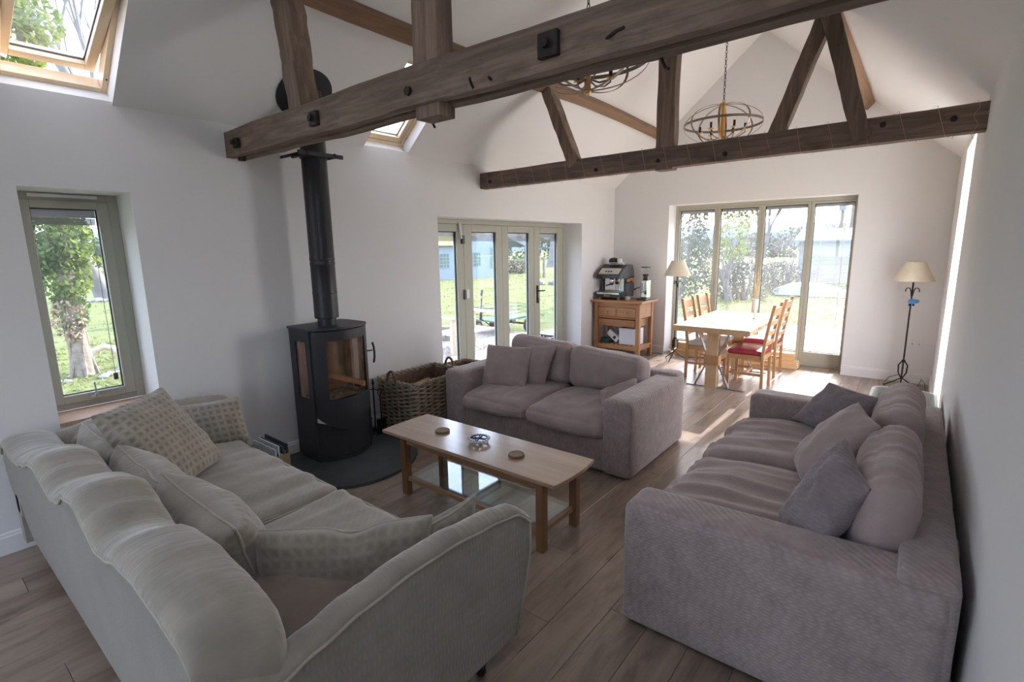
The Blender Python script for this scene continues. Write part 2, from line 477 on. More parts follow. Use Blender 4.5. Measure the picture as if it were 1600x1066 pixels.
m_cork = plain('coaster_bamboo', (0.22, 0.14, 0.07), 0.6, var=0.2, scale=60)
m_white = plain('white_ceramic', (0.78, 0.79, 0.80), 0.25, var=0.02)
m_blue = plain('cobalt_glaze', (0.010, 0.020, 0.085), 0.6, spec=0.15)
m_din = wood('pale_oak_dining', (0.50, 0.32, 0.17), (0.68, 0.47, 0.28), axis='y', grain=12, rough=0.28, bump=0.05)
m_chair = wood('chair_oak', (0.36, 0.18, 0.075), (0.54, 0.31, 0.15), axis='z', grain=16, rough=0.4, bump=0.08)
m_red = plain('red_seat_leather', (0.34, 0.03, 0.05), 0.5, var=0.15)
m_greypad = plain('grey_seat_pad', (0.52, 0.50, 0.47), 0.7, var=0.1)
m_steel = plain('brushed_steel', (0.30, 0.31, 0.32), 0.35, metal=0.9)
m_chrome = plain('chrome', (0.70, 0.71, 0.72), 0.15, metal=1.0, var=0.02)
m_pine = wood('orange_pine', (0.31, 0.130, 0.045), (0.50, 0.255, 0.105), axis='x', grain=15, rough=0.45, bump=0.08)
m_pine_v = wood('orange_pine_upright', (0.30, 0.125, 0.042), (0.49, 0.245, 0.10), axis='z', grain=15, rough=0.45, bump=0.08)
m_black = plain('black_plastic', (0.018, 0.018, 0.02), 0.35)
m_grey = plain('dark_grey_panel', (0.085, 0.083, 0.088), 0.45)
m_panel = plain('grey_beige_panel', (0.52, 0.48, 0.42), 0.4)
m_boxw = plain('white_card', (0.75, 0.75, 0.76), 0.6, var=0.02)
m_green = plain('dark_green_tin', (0.02, 0.10, 0.075), 0.4)
m_shade = plain('cream_lampshade', (0.72, 0.63, 0.48), 0.85, var=0.04, bump=0.2, bscale=200)
m_wrought = plain('wrought_iron', (0.018, 0.017, 0.017), 0.55, metal=0.4)
m_copper = plain('aged_copper_strap', (0.34, 0.20, 0.12), 0.35, metal=0.8, var=0.3, scale=15)
m_bronze = plain('grey_bronze_strap', (0.25, 0.205, 0.165), 0.4, metal=0.7, var=0.2, scale=15)
m_gold = plain('gilt_column', (0.72, 0.40, 0.10), 0.28, metal=0.9, var=0.1)
m_card = plain('brown_card', (0.36, 0.29, 0.165), 0.85, var=0.08)
m_paper = plain('magazine_paper', (0.62, 0.66, 0.70), 0.55, var=0.15, scale=25)
m_paper2 = plain('magazine_cover_dark', (0.06, 0.08, 0.10), 0.45, var=0.5, scale=20)
m_paper3 = plain('magazine_cover_rust', (0.35, 0.15, 0.10), 0.45, var=0.3, scale=20)
m_bluetoy = plain('sky_blue_felt', (0.08, 0.30, 0.62), 0.8)
m_tub = plain('pale_tub', (0.66, 0.68, 0.62), 0.3, var=0.03)
m_boards = wood('new_pine_boards', (0.62, 0.40, 0.19), (0.80, 0.58, 0.32), axis='x', grain=14, rough=0.5, bump=0.05)
m_glass_l = glass_mat('pane_left', (0.96, 0.965, 0.975), veil=0.01)
m_glass_b = glass_mat('pane_bifold', (0.96, 0.965, 0.975), veil=0.006)
m_glass_f = glass_mat('pane_far', (0.955, 0.96, 0.975), veil=0.017)
m_clear = glass_mat('clear_glass', (0.95, 0.96, 0.96))
m_coffee = plain('coffee_beans', (0.06, 0.03, 0.015), 0.6)
m_wire = plain('copper_wire', (0.55, 0.36, 0.24), 0.4, metal=0.6)
m_straw = plain('dried_stems', (0.62, 0.52, 0.34), 0.8, var=0.2)
m_lawn = plain('lawn', (0.135, 0.155, 0.062), 0.95, var=0.22, scale=1.6, bump=0.6, bscale=12, spec=0.1)
m_blade = leaf_mat('grass_blades', (0.17, 0.20, 0.08), (0.30, 0.32, 0.14), 0.6, 1.5)
m_gravel = plain('pale_gravel', (0.34, 0.315, 0.285), 0.95, var=0.35, scale=45, bump=1.0, bscale=60, spec=0.1)
m_stone = plain('field_stone', (0.26, 0.255, 0.24), 0.9, var=0.3, scale=6, bump=0.8, bscale=14)
m_bark = plain('bark_grey', (0.22, 0.185, 0.15), 0.95, var=0.4, scale=12, bump=1.0, bscale=30)
m_bark_far = plain('bark_far', (0.20, 0.19, 0.19), 0.95, var=0.3, scale=3)
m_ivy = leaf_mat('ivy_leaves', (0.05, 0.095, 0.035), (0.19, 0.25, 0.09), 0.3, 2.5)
m_ivy2 = leaf_mat('pale_leaf_sunlit_tint', (0.10, 0.155, 0.035), (0.29, 0.33, 0.10), 0.4, 3.0)  # lighter green ivy copy with sunlight put into the colour, also scrub leaves
m_dead = leaf_mat('dry_leaves', (0.24, 0.18, 0.12), (0.42, 0.34, 0.24), 0.2, 4.0)
m_hedge = leaf_mat('hedge_leaves', (0.05, 0.072, 0.055), (0.125, 0.15, 0.10), 0.3, 1.2)
m_twig = leaf_mat('twig_haze', (0.12, 0.11, 0.10), (0.24, 0.22, 0.18), 0.2, 1.0)
m_hill = plain('wooded_hill', (0.13, 0.155, 0.165), 0.95, var=0.25, scale=0.15)
m_barn = plain('blue_grey_cladding', (0.21, 0.27, 0.33), 0.8, var=0.08, scale=1.0)
m_barnroof = plain('slate_roof', (0.17, 0.19, 0.21), 0.8, var=0.15)
m_lichen = plain('lichen_roof', (0.50, 0.42, 0.16), 0.9, var=0.25, scale=2.0)
m_barnwin = plain('dark_window_glass', (0.10, 0.15, 0.12), 0.15)
m_tarp = plain('silver_sheet', (0.34, 0.36, 0.39), 0.4, var=0.1, scale=2, bump=0.6, bscale=4)
m_paleoak = wood('weathered_timber', (0.44, 0.37, 0.28), (0.64, 0.56, 0.45), axis='z', grain=15, rough=0.9, bump=0.3)
m_cartgreen = plain('green_cart_paint', (0.02, 0.10, 0.06), 0.5)
m_tyre = plain('tyre_rubber', (0.03, 0.03, 0.032), 0.8)
m_shed = plain('grey_shed_boards', (0.27, 0.27, 0.26), 0.9, var=0.2, scale=3)
m_pole = plain('utility_pole_wood', (0.16, 0.14, 0.12), 0.9)

# ------------------------------------------------------------------ room shell
XL, XR, YF, YB = -4.09, 0.25, 7.94, -2.55
ZE, XM, ZR = 2.67, -1.92, 4.55
SL = (ZR - ZE) / (XM - XL)
LS = math.hypot(ZR - ZE, XM - XL)


def holed(mb, us, vs, holes, w0, w1, fn):
    us = sorted(set(us)); vs = sorted(set(vs))
    def solid(i, j):
        if i < 0 or j < 0 or i >= len(us) - 1 or j >= len(vs) - 1: return False
        u = (us[i] + us[i + 1]) / 2; v = (vs[j] + vs[j + 1]) / 2
        return not any(a < u < b and c < v < d for a, b, c, d in holes)
    for i in range(len(us) - 1):
        for j in range(len(vs) - 1):
            if not solid(i, j): continue
            a, b, c, d = us[i], us[i + 1], vs[j], vs[j + 1]
            for w in (w0, w1):
                mb.add([fn(a, c, w), fn(b, c, w), fn(b, d, w), fn(a, d, w)], [(0, 1, 2, 3)])
            for (di, dj, p, q) in ((-1, 0, (a, c), (a, d)), (1, 0, (b, c), (b, d)), (0, -1, (a, c), (b, c)), (0, 1, (a, d), (b, d))):
                if not solid(i + di, j + dj):
                    mb.add([fn(*p, w0), fn(*q, w0), fn(*q, w1), fn(*p, w1)], [(0, 1, 2, 3)])
    return mb


def merged(mb, name, m, label, cat):
    o = mb.build(name, m)
    b = bmesh.new(); b.from_mesh(o.data)
    bmesh.ops.remove_doubles(b, verts=b.verts, dist=1e-4)
    bmesh.ops.recalc_face_normals(b, faces=b.faces)
    b.to_mesh(o.data); b.free()
    return tag(o, label, cat, kind='structure')


# floor: subfloor slab with separate boards running away from the camera
fl = tag(MB().box(XL - 0.36, XR + 0.05, YB - 0.1, 8.34, -0.14, -0.014).build('floor', m_sub),
         'grey brown wide board floor running the length of the room', 'floor', kind='structure')
pw, plen = 0.192, 1.285
plank_cache = {}
row = 0
x = XL + 0.002


def plank(x0, x1, y0, y1):
    key = (round(x1 - x0, 3), round(y1 - y0, 3))
    if key not in plank_cache:
        w, l = (x1 - x0) / 2 - 0.0007, (y1 - y0) / 2 - 0.0007
        c = 0.0018
        mb = MB()
        mb.add([(-w, -l, -.013), (w, -l, -.013), (w, l, -.013), (-w, l, -.013), (-w, -l, -c), (w, -l, -c), (w, l, -c), (-w, l, -c),
                (-w + c, -l + c, 0), (w - c, -l + c, 0), (w - c, l - c, 0), (-w + c, l - c, 0)],
               [(0, 1, 5, 4), (1, 2, 6, 5), (2, 3, 7, 6), (3, 0, 4, 7), (4, 5, 9, 8), (5, 6, 10, 9), (6, 7, 11, 10), (7, 4, 8, 11), (8, 9, 10, 11)])
        me = bpy.data.meshes.new('plank'); me.from_pydata(mb.v, [], mb.f); me.materials.append(m_floor); me.update()
        plank_cache[key] = me
    o = bpy.data.objects.new('plank', plank_cache[key]); COL.objects.link(o)
    o.parent = fl
    o.location = Vector(((x0 + x1) / 2, (y0 + y1) / 2, 0)) - fl.location


rp_ = random.Random(3)
while x < XR - 0.01:
    x1 = min(x + pw, XR)
    y = YB - 0.05 - [0.0, 0.52, 0.97, 0.25, 0.78][row % 5]
    while y < YF + 0.36:
        y0, y1 = max(y, YB - 0.05), min(y + plen, YF + 0.38)
        if y1 - y0 > 0.04: plank(x, x1, y0, y1)
        y += plen
    x = x1; row += 1

# walls
WL = (0.6125, 1.16, 0.69, 2.14)        # left casement opening y0 y1 z0 z1
BF = (3.89, 6.89, 0.0, 2.09)           # folding doors
FW_ = (-3.148, -0.690, 0.0, 2.355)     # far glazing x0 x1
RO = (5.55, 6.74, 0.16, 2.60)          # tall window in right wall
merged(holed(MB(), [YB - 0.3, YF + 0.45, WL[0], WL[1], BF[0], BF[1]], [-0.14, ZE + 0.02, WL[2], WL[3], 0.0, BF[3]],
             [WL, (BF[0], BF[1], -1, BF[3])], XL, XL - 0.47, lambda u, v, w: (w, u, v)), 'wall_left', m_wall, 'white plastered long wall on the left with casement window and folding doors', 'wall')
mbf = holed(MB(), [XL - 0.47, XR + 0.4, FW_[0], FW_[1]], [-0.14, ZE, FW_[3], 0.0], [(FW_[0], FW_[1], -1, FW_[3])], YF, YF + 0.45, lambda u, v, w: (u, w, v))
mbf.prism_y([(XL - 0.3, ZE), (XR + 0.3, ZE), (XM, ZR + 0.26)], YF, YF + 0.45)
merged(mbf, 'wall_far', m_wall, 'white far gable wall around the tall four pane glazing', 'wall')
merged(holed(MB(), [YB - 0.3, YF + 0.45, RO[0], RO[1]], [-0.14, ZE + 0.02, RO[2], RO[3]], [RO], XR, XR + 0.36, lambda u, v, w: (w, u, v)),
       'wall_right', m_wall, 'white plastered long wall close on the right', 'wall')
BK = (-3.0, -1.2, 0.0, 2.1)
mbb = holed(MB(), [XL - 0.47, XR + 0.4, BK[0], BK[1]], [-0.14, ZE, BK[3], 0.0], [(BK[0], BK[1], -1, BK[3])], YB, YB - 0.3, lambda u, v, w: (u, w, v))
mbb.prism_y([(XL - 0.3, ZE), (XR + 0.3, ZE), (XM, ZR + 0.26)], YB - 0.3, YB)
merged(mbb, 'wall_back', m_wall, 'white gable wall behind the viewer with added glazed doors', 'wall')

# sloping ceilings: u along the room, v up the slope, w outward
nL = Vector((-(ZR - ZE), 0, (XM - XL))).normalized(); dL = Vector((XM - XL, 0, ZR - ZE)).normalized()
nR = Vector(((ZR - ZE), 0, (XM - XL))).normalized(); dR = Vector((-(XM - XL), 0, ZR - ZE)).normalized()
fnL = lambda u, v, w: tuple(Vector((XL, u, ZE)) + dL * v + nL * w)
fnR = lambda u, v, w: tuple(Vector((XR, u, ZE)) + dR * v + nR * w)
SK1 = (0.615, 1.13, 0.0, 0.895)
SK2 = (3.0, 3.515, 0.0, 0.895)
SK4 = (-1.80, -1.285, 0.0, 0.895)
SK3 = (-0.12, 0.42, 0.45, 1.35)
CT = 0.24
mc = holed(MB(), [YB - 0.3, YF + 0.45, SK1[0], SK1[1], SK2[0], SK2[1], SK4[0], SK4[1]], [-0.35, 0.0, LS, SK1[3]], [SK1, SK2, SK4], 0.0, CT, fnL)
holed(mc, [YB - 0.3, YF + 0.45, SK3[0], SK3[1]], [-0.35, SK3[2], SK3[3], LS], [SK3], 0.0, CT, fnR)
mc.prism_y([(XM, ZR), (XM + 0.19, ZR + 0.18), (XM, ZR + 0.33), (XM - 0.19, ZR + 0.18)], YB - 0.3, YF + 0.45)
merged(mc, 'ceiling', m_ceil, 'white vaulted ceiling open to the ridge', 'ceiling')

# skirtings
bb = lambda m, pr: m


def skirt(name, segs, label):
    m = MB()
    for (ax, c, s0, s1, sg) in segs:
        prof = [(0, 0), (0.016, 0), (0.016, 0.105), (0.010, 0.112), (0.010, 0.122), (0.004, 0.131), (0, 0.131)]
        if ax == 'y': m.prism_y([(c + sg * a, z) for a, z in prof], s0, s1)
        else: m.prism_x([(c + sg * a, z) for a, z in prof], s0, s1)
    tag(m.build(name, m_trimw), label, 'skirting', kind='structure')


skirt('baseboard_left', [('y', XL, YB, BF[0], 1), ('y', XL, BF[1], YF, 1)], 'white moulded skirting board along the left wall')
skirt('baseboard_far', [('x', YF, XL, FW_[0], -1), ('x', YF, FW_[1], XR, -1)], 'white moulded skirting board under the far gable wall')
skirt('baseboard_right', [('y', XR, YB, YF, -1)], 'white moulded skirting board along the right wall')

# ------------------------------------------------------------------ window_1: green casement left
FX = -4.40
w1 = thing('window_1', 'narrow sage green casement window with oak sill in the left wall', 'window', (FX, (WL[0] + WL[1]) / 2, WL[2]), kind='structure')


def frame_x(name, parent, m, x0, x1, y0, y1, z0, z1, wl, wr, wb, wt, bev=0.004):
    mb = MB()
    mb.box(x0, x1, y0, y0 + wl, z0, z1).box(x0, x1, y1 - wr, y1, z0, z1)
    mb.box(x0, x1, y0 + wl, y1 - wr, z0, z0 + wb).box(x0, x1, y0 + wl, y1 - wr, z1 - wt, z1)
    return mb.build(name, m, parent, bevel=bev)


frame_x('frame', w1, m_sage, FX - 0.07, FX, WL[0], WL[1], 0.715, WL[3], 0.045, 0.06, 0.045, 0.05)
sash = frame_x('sash', w1, m_sage, FX - 0.06, FX + 0.012, WL[0] + 0.043, WL[1] - 0.058, 0.757, WL[3] - 0.048, 0.045, 0.062, 0.055, 0.05)
g = (WL[0] + 0.088, WL[1] - 0.120, 0.812, WL[3] - 0.098)
frame_x('seal', sash, m_rubber, FX - 0.035, FX - 0.02, g[0], g[1], g[2], g[3], 0.006, 0.006, 0.006, 0.006, 0)
MB().box(FX - 0.032, FX - 0.026, g[0], g[1], g[2], g[3]).build('pane', m_glass_l, sash)
MB().box(FX - 0.046, FX - 0.036, g[0] + 0.006, g[1] - 0.006, g[3] - 0.055, g[3] - 0.006).build('blind_cassette', m_alu, sash)
bl = MB()
for k in range(9): bl.box(FX - 0.048, FX - 0.036, g[0] + 0.008, g[1] - 0.01, g[3] - 0.062 - k * 0.005, g[3] - 0.058 - k * 0.005)
bl.build('blind_slat_stack', m_blind, sash)
MB().tube([(FX - 0.034, g[1] - 0.035, g[3] - 0.06), (FX - 0.034, g[1] - 0.033, g[2] + 0.09)], 0.0018, 4).box(FX - 0.037, FX - 0.031, g[1] - 0.046, g[1] - 0.02, g[2] + 0.05, g[2] + 0.10).build('blind_cord', m_grey, sash)
hd = MB()
yc = 0.872
hd.box(FX + 0.012, FX + 0.022, yc - 0.03, yc + 0.03, 0.772, 0.790)
hd.box(FX + 0.020, FX + 0.034, yc - 0.010, yc + 0.010, 0.772, 0.80)
hd.bar((FX + 0.030, yc, 0.79), (FX + 0.030, yc - 0.004, 0.885), 0.016, 0.010)
hd.build('handle', m_chrome, sash, bevel=0.002, smooth=40)
MB().box(FX - 0.002, FX + 0.010, 0.70, 1.05, WL[3] - 0.030, WL[3] - 0.010).build('trickle_vent', m_trimw, w1, bevel=0.002)
MB().box(FX + 0.001, XL + 0.004, WL[0] + 0.001, WL[1] - 0.001, WL[2] - 0.003, 0.716).build('sill', m_sill, w1, bevel=0.003)

# ------------------------------------------------------------------ roof windows
def slope_box(mb, fn, u0, u1, v0, v1, wa, wb):
    return mb.add([fn(u0, v0, wa), fn(u1, v0, wa), fn(u1, v1, wa), fn(u0, v1, wa), fn(u0, v0, wb), fn(u1, v0, wb), fn(u1, v1, wb), fn(u0, v1, wb)],
                  [(3, 2, 1, 0), (4, 5, 6, 7), (0, 1, 5, 4), (1, 2, 6, 5), (2, 3, 7, 6), (3, 0, 4, 7)])


def slope_frame(mb, fn, u0, u1, v0, v1, wa, wb, t):
    slope_box(mb, fn, u0, u0 + t, v0, v1, wa, wb); slope_box(mb, fn, u1 - t, u1, v0, v1, wa, wb)
    slope_box(mb, fn, u0 + t, u1 - t, v0, v0 + t, wa, wb); slope_box(mb, fn, u0 + t, u1 - t, v1 - t, v1, wa, wb)
    return mb


def roof_window(name, sk, label, tilt, fn, d, nrm, org):
    c = Vector(fn((sk[0] + sk[1]) / 2, 0, 0.0))
    t = thing(name, label, 'roof window', tuple(c), kind='structure')
    u0, u1, v0, v1 = sk
    slope_frame(MB(), fn, u0, u1, v0, v1, 0.105, 0.20, 0.030).build('frame', m_pine_frame, t, bevel=0.003)
    vm = (v0 + v1) / 2; piv = Vector(fn(0, vm, 0.15)); ax = Vector((0, 1, 0))
    R = Matrix.Rotation(tilt, 3, ax)
    def fr(u, v, w):
        p = Vector(fn(u, v, w)); q = Vector((piv.x, 0, piv.z)); r = R @ (Vector((p.x, 0, p.z)) - q) + q
        return (r.x, p.y, r.z)
    s = slope_frame(MB(), fr, u0 + 0.033, u1 - 0.033, v0 + 0.034, v1 - 0.034, 0.115, 0.185, 0.052).build('sash', m_pine_frame, t, bevel=0.004)
    slope_frame(MB(), fr, u0 + 0.083, u1 - 0.083, v0 + 0.084, v1 - 0.084, 0.150, 0.160, 0.007).build('seal', m_rubber, s)
    slope_box(MB(), fr, u0 + 0.083, u1 - 0.083, v0 + 0.084, v1 - 0.084, 0.152, 0.157).build('pane', m_glass_l, s)
    sc = MB()
    for dv in (0.10, 0.75):
        for uu in (u1 - 0.012,):
            p = Vector(fn(uu, v0 + dv, 0.104)); sc.ball(p, 0.005, 6)
    sc.build('screw', m_iron, t)
    return t


roof_window('window_2', SK1, 'pine framed roof window tilted open above the casement window', math.radians(17), fnL, dL, nL, None)
roof_window('window_3', SK2, 'closed pine framed roof window half hidden behind the near tie beam', 0.0, fnL, dL, nL, None)
roof_window('added_window_7', SK4, 'pine framed roof window added for light in the unseen left slope behind the viewer', 0.0, fnL, dL, nL, None)  # unseen roof window, added along with its fill lamp
roof_window('window_4', SK3, 'pine framed roof window in the right slope beside the viewer', 0.0, fnR, dR, nR, None)

# ------------------------------------------------------------------ door_1: four leaf folding doors
DX = -4.43
d1 = thing('door_1', 'sage green four leaf folding glazed doors in the left wall', 'door', (DX, (BF[0] + BF[1]) / 2, 0), kind='structure')
frame_x('frame', d1, m_sage, DX - 0.04, DX + 0.035, BF[0], BF[1], 0.0, BF[3], 0.045, 0.045, 0.02, 0.055)
# leaf: outer y0,y1 and glass y0,y1
leaves = [(3.937, 4.603, 4.07, 4.485), (4.605, 5.345, 4.755, 5.225), (5.347, 6.072, 5.475, 5.95), (6.078, 6.843, 6.215, 6.675)]
for k, (a, b, ga, gb) in enumerate(leaves):
    mb = MB(); z0, z1, g0, g1 = 0.022, BF[3] - 0.057, 0.24, 1.945
    xa, xb = DX - 0.035, DX + 0.03
    mb.box(xa, xb, a, ga, z0, z1).box(xa, xb, gb, b, z0, z1).box(xa, xb, ga, gb, z0, g0).box(xa, xb, ga, gb, g1, z1)
    lf = mb.build('door_leaf', m_sage, d1, bevel=0.004)
    frame_x('seal', lf, m_rubber, DX - 0.012, DX + 0.006, ga, gb, g0, g1, 0.009, 0.009, 0.009, 0.009, 0)
    MB().box(DX - 0.006, DX, ga, gb, g0, g1).build('pane', m_glass_b, lf)
    MB().box(DX - 0.022, DX - 0.008, ga + 0.008, gb - 0.008, g1 - 0.05, g1 - 0.006).build('blind_cassette', m_alu, lf)
    bl = MB()
    for q in range(12): bl.box(DX - 0.024, DX - 0.008, ga + 0.012, gb - 0.012, g1 - 0.054 - q * 0.0055, g1 - 0.0505 - q * 0.0055)
    bl.build('blind_slat_stack', m_blind, lf)
    MB().tube([(DX - 0.010, ga + 0.05, g1 - 0.1), (DX - 0.010, ga + 0.05, g0 + 0.06)], 0.0016, 4).build('blind_cord', m_alu, lf)
    if k == 3:
        hb = MB().box(DX + 0.03, DX + 0.04, 6.125, 6.160, 0.93, 1.19)
        hb.tube([(DX + 0.035, 6.142, 1.11), (DX + 0.075, 6.142, 1.11), (DX + 0.078, 6.16, 1.11), (DX + 0.078, 6.275, 1.105)], 0.009, 8)
        hb.tube([(DX + 0.035, 6.142, 0.99), (DX + 0.055, 6.142, 0.99)], 0.012, 8)
        hb.tube([(DX + 0.052, 6.142, 0.99), (DX + 0.056, 6.146, 0.93)], 0.004, 6)
        hb.build('handle', m_iron, lf, smooth=40)
    if k == 0:
        MB().box(DX + 0.03, DX + 0.06, 4.56, 4.60, 1.80, 1.90).build('hinge', m_grey, lf, bevel=0.004)
        MB().box(DX + 0.03, DX + 0.05, 4.575, 4.60, 1.12, 1.24).build('lock_plate', m_grey, lf, bevel=0.004)
    if k == 1:
        MB().box(DX + 0.03, DX + 0.055, 4.608, 4.66, 1.13, 1.24).build('magnetic_catch', m_trimw, lf, bevel=0.006)
        MB().tube([(DX + 0.05, 4.52, 2.05), (DX + 0.07, 4.53, 1.86)], 0.012, 8).build('hanging_tag', m_white, d1)
    for zz in (0.35, 1.75):
        MB().tube([(DX + 0.03, b, zz), (DX + 0.03, b, zz + 0.1)], 0.007, 6).build('hinge_pin', m_sage, lf)

# ------------------------------------------------------------------ door_2: far glazing
DY = 8.30
d2 = thing('door_2', 'tall sage green glazing of four panes in the far gable wall', 'glazed door', ((FW_[0] + FW_[1]) / 2, DY, 0), kind='structure')


def frame_y(name, parent, m, y0, y1, x0, x1, z0, z1, wl, wr, wb, wt, bev=0.004):
    mb = MB()
    mb.box(x0, x0 + wl, y0, y1, z0, z1).box(x1 - wr, x1, y0, y1, z0, z1)
    mb.box(x0 + wl, x1 - wr, y0, y1, z0, z0 + wb).box(x0 + wl, x1 - wr, y0, y1, z1 - wt, z1)
    return mb.build(name, m, parent, bevel=bev)


frame_y('frame', d2, m_sage, DY - 0.06, DY + 0.05, FW_[0], FW_[1], 0.0, FW_[3], 0.045, 0.04, 0.03, 0.05)
panes = [(-3.085, -2.55), (-2.462, -1.925), (-1.835, -1.292), (-1.208, -0.742)]
edges = [FW_[0] + 0.046, -2.507, -1.881, -1.250, FW_[1] - 0.041]
for k, (ga, gb) in enumerate(panes):
    a, b = edges[k] + 0.001, edges[k + 1] - 0.001
    z0, z1, g0, g1 = 0.031, FW_[3] - 0.051, 0.20, 2.275
    mb = MB(); ya, yb = DY - 0.045, DY + 0.04
    mb.box(a, ga, ya, yb, z0, z1).box(gb, b, ya, yb, z0, z1).box(ga, gb, ya, yb, z0, g0).box(ga, gb, ya, yb, g1, z1)
    lf = mb.build('sash', m_sage, d2, bevel=0.004)
    frame_y('seal', lf, m_rubber, DY - 0.012, DY + 0.006, ga, gb, g0, g1, 0.008, 0.008, 0.008, 0.008, 0)
    MB().box(ga, gb, DY - 0.003, DY + 0.003, g0, g1).build('pane', m_glass_f, lf)
    MB().box(ga + 0.008, gb - 0.008, DY + 0.006, DY + 0.022, g1 - 0.045, g1 - 0.004).build('blind_cassette', m_alu, lf)
    bl = MB()
    if k < 3:
        for q in range(13): bl.box(ga + 0.012, gb - 0.012, DY + 0.006, DY + 0.022, g1 - 0.050 - q * 0.006, g1 - 0.0465 - q * 0.006)
        bl.build('blind_slat_stack', m_blind, lf)
        MB().tube([(gb - 0.04, DY + 0.005, g1 - 0.1), (gb - 0.04, DY + 0.005, g0 + 0.3)], 0.0016, 4).build('blind_cord', m_alu, lf)
    else:
        q = 0
        while g1 - 0.06 - q * 0.020 > g0 + 0.03:
            zz = g1 - 0.06 - q * 0.020
            bl.box(ga + 0.010, gb - 0.010, DY + 0.007, DY + 0.021, zz, zz + 0.0009); q += 1
        bl.build('blind_slat', m_trimw, lf, kind='stuff', label='white venetian slats lowered and open inside the right pane')
        lad = MB()
        for xx in (ga + 0.1, gb - 0.1): lad.box(xx - 0.004, xx + 0.004, DY + 0.0055, DY + 0.0065, g0 + 0.02, g1 - 0.04)
        lad.build('ladder_tape', m_trimw, lf)

# right wall tall window (seen only as its bright far jamb and timber sill)
w5 = thing('window_5', 'tall narrow opening in right wall seen edge on with pale timber sill', 'window', (XR + 0.2, (RO[0] + RO[1]) / 2, RO[2]), kind='structure')
frame_x('frame', w5, m_trimw, XR + 0.24, XR + 0.31, RO[0], RO[1], RO[2] + 0.022, RO[3], 0.05, 0.05, 0.05, 0.05)
MB().box(XR + 0.27, XR + 0.276, RO[0] + 0.05, RO[1] - 0.05, RO[2] + 0.07, RO[3] - 0.05).build('pane', m_glass_b, w5)
MB().box(XR - 0.015, XR + 0.24, RO[0] + 0.001, RO[1] - 0.001, RO[2] - 0.003, RO[2] + 0.022).build('sill', m_boards, w5, bevel=0.002)
# unseen glazed doors, added behind the viewer as a light source
w6 = thing('added_window_6', 'wide white framed glazed doors added for light in the unseen back wall behind the viewer', 'glazed door', (-2.1, YB - 0.15, 0), kind='structure')
frame_y('frame', w6, m_sage, YB - 0.2, YB - 0.12, BK[0], BK[1], 0, BK[3], 0.06, 0.06, 0.08, 0.06)
MB().box(-2.14, -2.06, YB - 0.2, YB - 0.12, 0.08, BK[3] - 0.06).build('mullion', m_sage, w6)

# ------------------------------------------------------------------ old roof trusses
def rough_beam(mb, p, q, w, h, seed, amp=0.006, n=28, upv=(0, 0, 1)):
    """hand-sawn timber: swept rectangle with wandering, chamfered edges"""
    p = Vector(p); q = Vector(q); d = (q - p).normalized()
    a = d.cross(Vector(upv)).normalized(); b = a.cross(d).normalized()
    secs = []
    c = 0.10
    for i in range(n + 1):
        t = i / n; o = p.lerp(q, t)
        sec = []
        for k, (i_, j_) in enumerate(((-1 + c, -1), (1 - c, -1), (1, -1 + c), (1, 1 - c), (1 - c, 1), (-1 + c, 1), (-1, 1 - c), (-1, -1 + c))):
            e = noise.noise(Vector((t * 7 + seed * 3.1, k // 2 * 5.7, seed)))
            e2 = noise.noise(Vector((t * 25 + seed, k // 2 * 3.3, seed + 9)))
            s_ = amp * (e * 1.4 + e2 * 0.5)
            sec.append(o + a * (i_ * (w / 2 + s_)) + b * (j_ * (h / 2 + s_)))
        secs.append(sec)
    return mb.loft(secs)


T1 = thing('roof_truss', 'nearest dark timber roof truss of doubled tie beam with king post and struts', 'roof truss', (XM, 1.86, 2.42), group='old timber roof trusses')
o = rough_beam(MB(), (XL - 0.05, 1.812, 2.522), (XR + 0.05, 1.812, 2.522), 0.060, 0.182, 1, 0.007, 44).build('tie_beam', m_beam, T1, smooth=35)
rough_beam(MB(), (XL - 0.05, 1.905, 2.515), (XR + 0.05, 1.905, 2.515), 0.075, 0.175, 2, 0.006, 44).build('tie_beam', m_beam, T1, smooth=35)
rough_beam(MB(), (-1.94, 1.86, 2.375), (-1.94, 1.86, 4.42), 0.115, 0.165, 3, 0.005, 24, (1, 0, 0)).build('king_post', m_post, T1, smooth=35)
rough_beam(MB(), (-3.10, 1.86, 2.56), (-3.215, 1.86, 3.36), 0.13, 0.15, 4, 0.010, 16, (1, 0, 0)).build('strut', m_post, T1, smooth=35)
rough_beam(MB(), (-0.78, 1.86, 2.56), (-0.63, 1.86, 3.36), 0.12, 0.14, 5, 0.006, 16, (1, 0, 0)).build('strut', m_post, T1, smooth=35)
for (bx_, bz_, s_) in ((-3.87, 2.505, 0.032), (-2.86, 2.507, 0.040), (-1.205, 2.515, 0.046)):
    pl = MB().box(bx_ - s_, bx_ + s_, 1.755, 1.782, bz_ - s_, bz_ + s_).build('bolt_plate', m_iron, T1, bevel=0.004)
    nb = MB(); n_ = 6
    nb.add([(bx_ + 0.018 * math.cos(2 * PI * k / n_), yy, bz_ + 0.018 * math.sin(2 * PI * k / n_)) for yy in (1.732, 1.756) for k in range(n_)],
           [tuple(range(n_)), tuple(range(n_, 2 * n_))] + [(k, (k + 1) % n_, n_ + (k + 1) % n_, n_ + k) for k in range(n_)])
    nb.build('bolt_nut', m_iron, pl)
